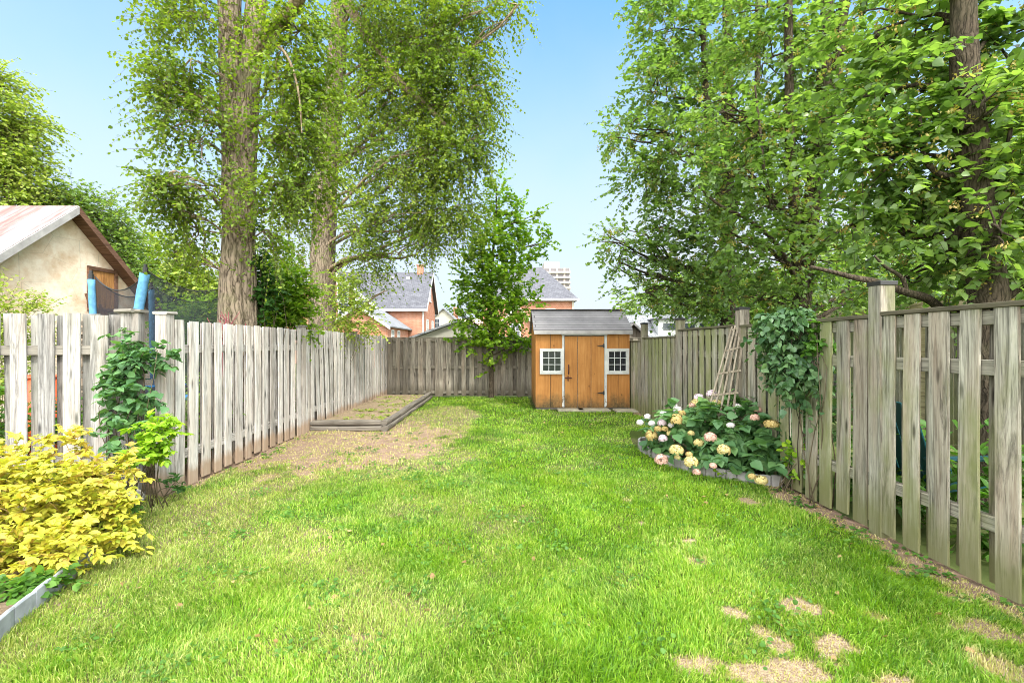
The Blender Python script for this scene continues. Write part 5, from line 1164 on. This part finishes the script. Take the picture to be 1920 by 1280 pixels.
# cream house
H4 = thing('cream_house', 'cream sided house with small gable beside the brick house roof', 'house', (-7.2, 58, 0))
m = MB(); m.prism([(-3,0,0),(2.2,0,0),(2.2,0,3.6),(-.4,0,6.0),(-3,0,3.6)], (0,6,0)); m.build('wall', M['cream'], H4)
for s in (-1, 1): m = MB(); m.prism([(-.4,-.3,6.03),(-.4+s*2.95,-.3,3.3),(-.4+s*2.95,-.3,3.45),(-.4,-.3,6.18)], (0,6.4,0)); m.build('roof', M['roof_pale'], H4)
window(H4, (-1.2, 0, 4.2), (1,0,0), .8, 1.3, (0,-1,0)); window(H4, (.4, 0, 2.2), (1,0,0), 1.6, 1.4, (0,-1,0), bars=(3, 2))
H5 = thing('brick_house', 'distant low brick house with thin red chimney left of the young tree', 'house', (-5.0, 62, 0))
MB().box(-1.6, 3.2, 0, 6, 0, 4.).build('wall', M['brick'], H5)
m = MB(); m.prism([(-1.9,-.4,3.9),(-1.9,3,5.2),(-1.9,6.4,3.9),(-1.9,6.4,3.8),(-1.9,3,5.05),(-1.9,-.4,3.8)], (5.4,0,0)); rf = m.build('roof', plain('faded_pink_shingles', (.46,.30,.25), .9, .1, .2, 4), H5)
MB().box(-2.05, -1.45, 2.6, 3.2, 0, 6.8).build('chimney', M['brick'], rf)
# garages just beyond the fences
def garage(label, loc, w_, d_, zw, zr2, wallm, roofm, ax='y'):
    H = thing('garage', label, 'garage', loc); MB()
    if ax == 'y':
        m = MB(); m.prism([(-w_/2,0,0),(w_/2,0,0),(w_/2,0,zw),(0,0,zr2),(-w_/2,0,zw)], (0,d_,0)); m.build('wall', M[wallm], H)
        for s in (-1, 1):
            pw = (zr2-zw)/(w_/2); e = .2
            m = MB(); m.prism([(0,-.2,zr2+.02),(s*(w_/2+e),-.2,zw-pw*e+.02),(s*(w_/2+e),-.2,zw-pw*e+.10),(0,-.2,zr2+.10)], (0,d_+.4,0)); m.build('roof', M[roofm], H)
    else:
        m = MB(); m.prism([(-w_/2,0,0),(-w_/2,d_,0),(-w_/2,d_,zw),(-w_/2,d_/2,zr2),(-w_/2,0,zw)], (w_,0,0)); m.build('wall', M[wallm], H)
        for s in (-1, 1):
            pw = (zr2-zw)/(d_/2); e = .3; yc = d_/2
            m = MB(); m.prism([(-w_/2-.2,yc,zr2+.02),(-w_/2-.2,yc+s*(d_/2+e),zw-pw*e+.02),(-w_/2-.2,yc+s*(d_/2+e),zw-pw*e+.10),(-w_/2-.2,yc,zr2+.10)], (w_+.4,0,0)); m.build('roof', M[roofm], H)
    return H
garage('beige garage with low gable just beyond the back fence', (-1.75, 18, 0), 3.9, 5, 1.72, 2.42, 'beige', 'roof_pale')
gr_ = garage('grey roofed garage with white dormers beyond the right fence', (7.15, 19, 0), 4.6, 3.6, 1.6, 2.78, 'white', 'roof_pale', 'x')
dm = MB(); dm.box(-.55, 2.0, .35, 1.6, 1.85, 2.60); dmo = dm.build('dormer', M['white'], gr_)
for xx in (-.05, .72, 1.5): MB().box(xx-.28, xx+.28, .325, .349, 2.16, 2.44).build('dormer_window', M['winglass'], dmo)
MB().box(-.65, 2.1, .25, 1.7, 2.601, 2.66).build('dormer_roof', M['roof_grey'], dmo)
s2 = garage('dark shingled shed roof right behind the garden shed', (3.9, 13.75, 0), 1.3, 1.6, 1.5, 2.12, 'wood_back', 'shed_roof', 'y')

# apartment tower
TW_ = thing('apartment_tower', 'pale high-rise apartment tower with stacked balconies far behind the hipped roof', 'building', (30., 252, 0))
M['tower'] = plain('pale_tower_concrete', (.42,.37,.33), .85, .2, .06, .3); M['towerdark'] = plain('tower_window_band', (.14,.125,.13), .4, .4, .2, .5)
m = MB(); m.box(-8, 7, 0, 16, 0, 43.5); m.box(-7, 1.5, 2, 14, 43.51, 47.3); m.build('wall', M['tower'], TW_)
for i in range(15):
    z = 42.0-i*2.9
    MB().box(-8.4, 7.4, -1.3, -.01, z-1.3, z-.25).build('balcony', M['tower'], TW_)
    MB().box(-7.6, 6.6, -.20, -.02, z-.2, z+1.3).build('window_band', M['towerdark'], TW_)
    for xx in (-4, 0, 4): MB().box(xx-.5, xx+.5, -.5, -.21, z-.24, z+1.55).build('pier', M['tower'], TW_)
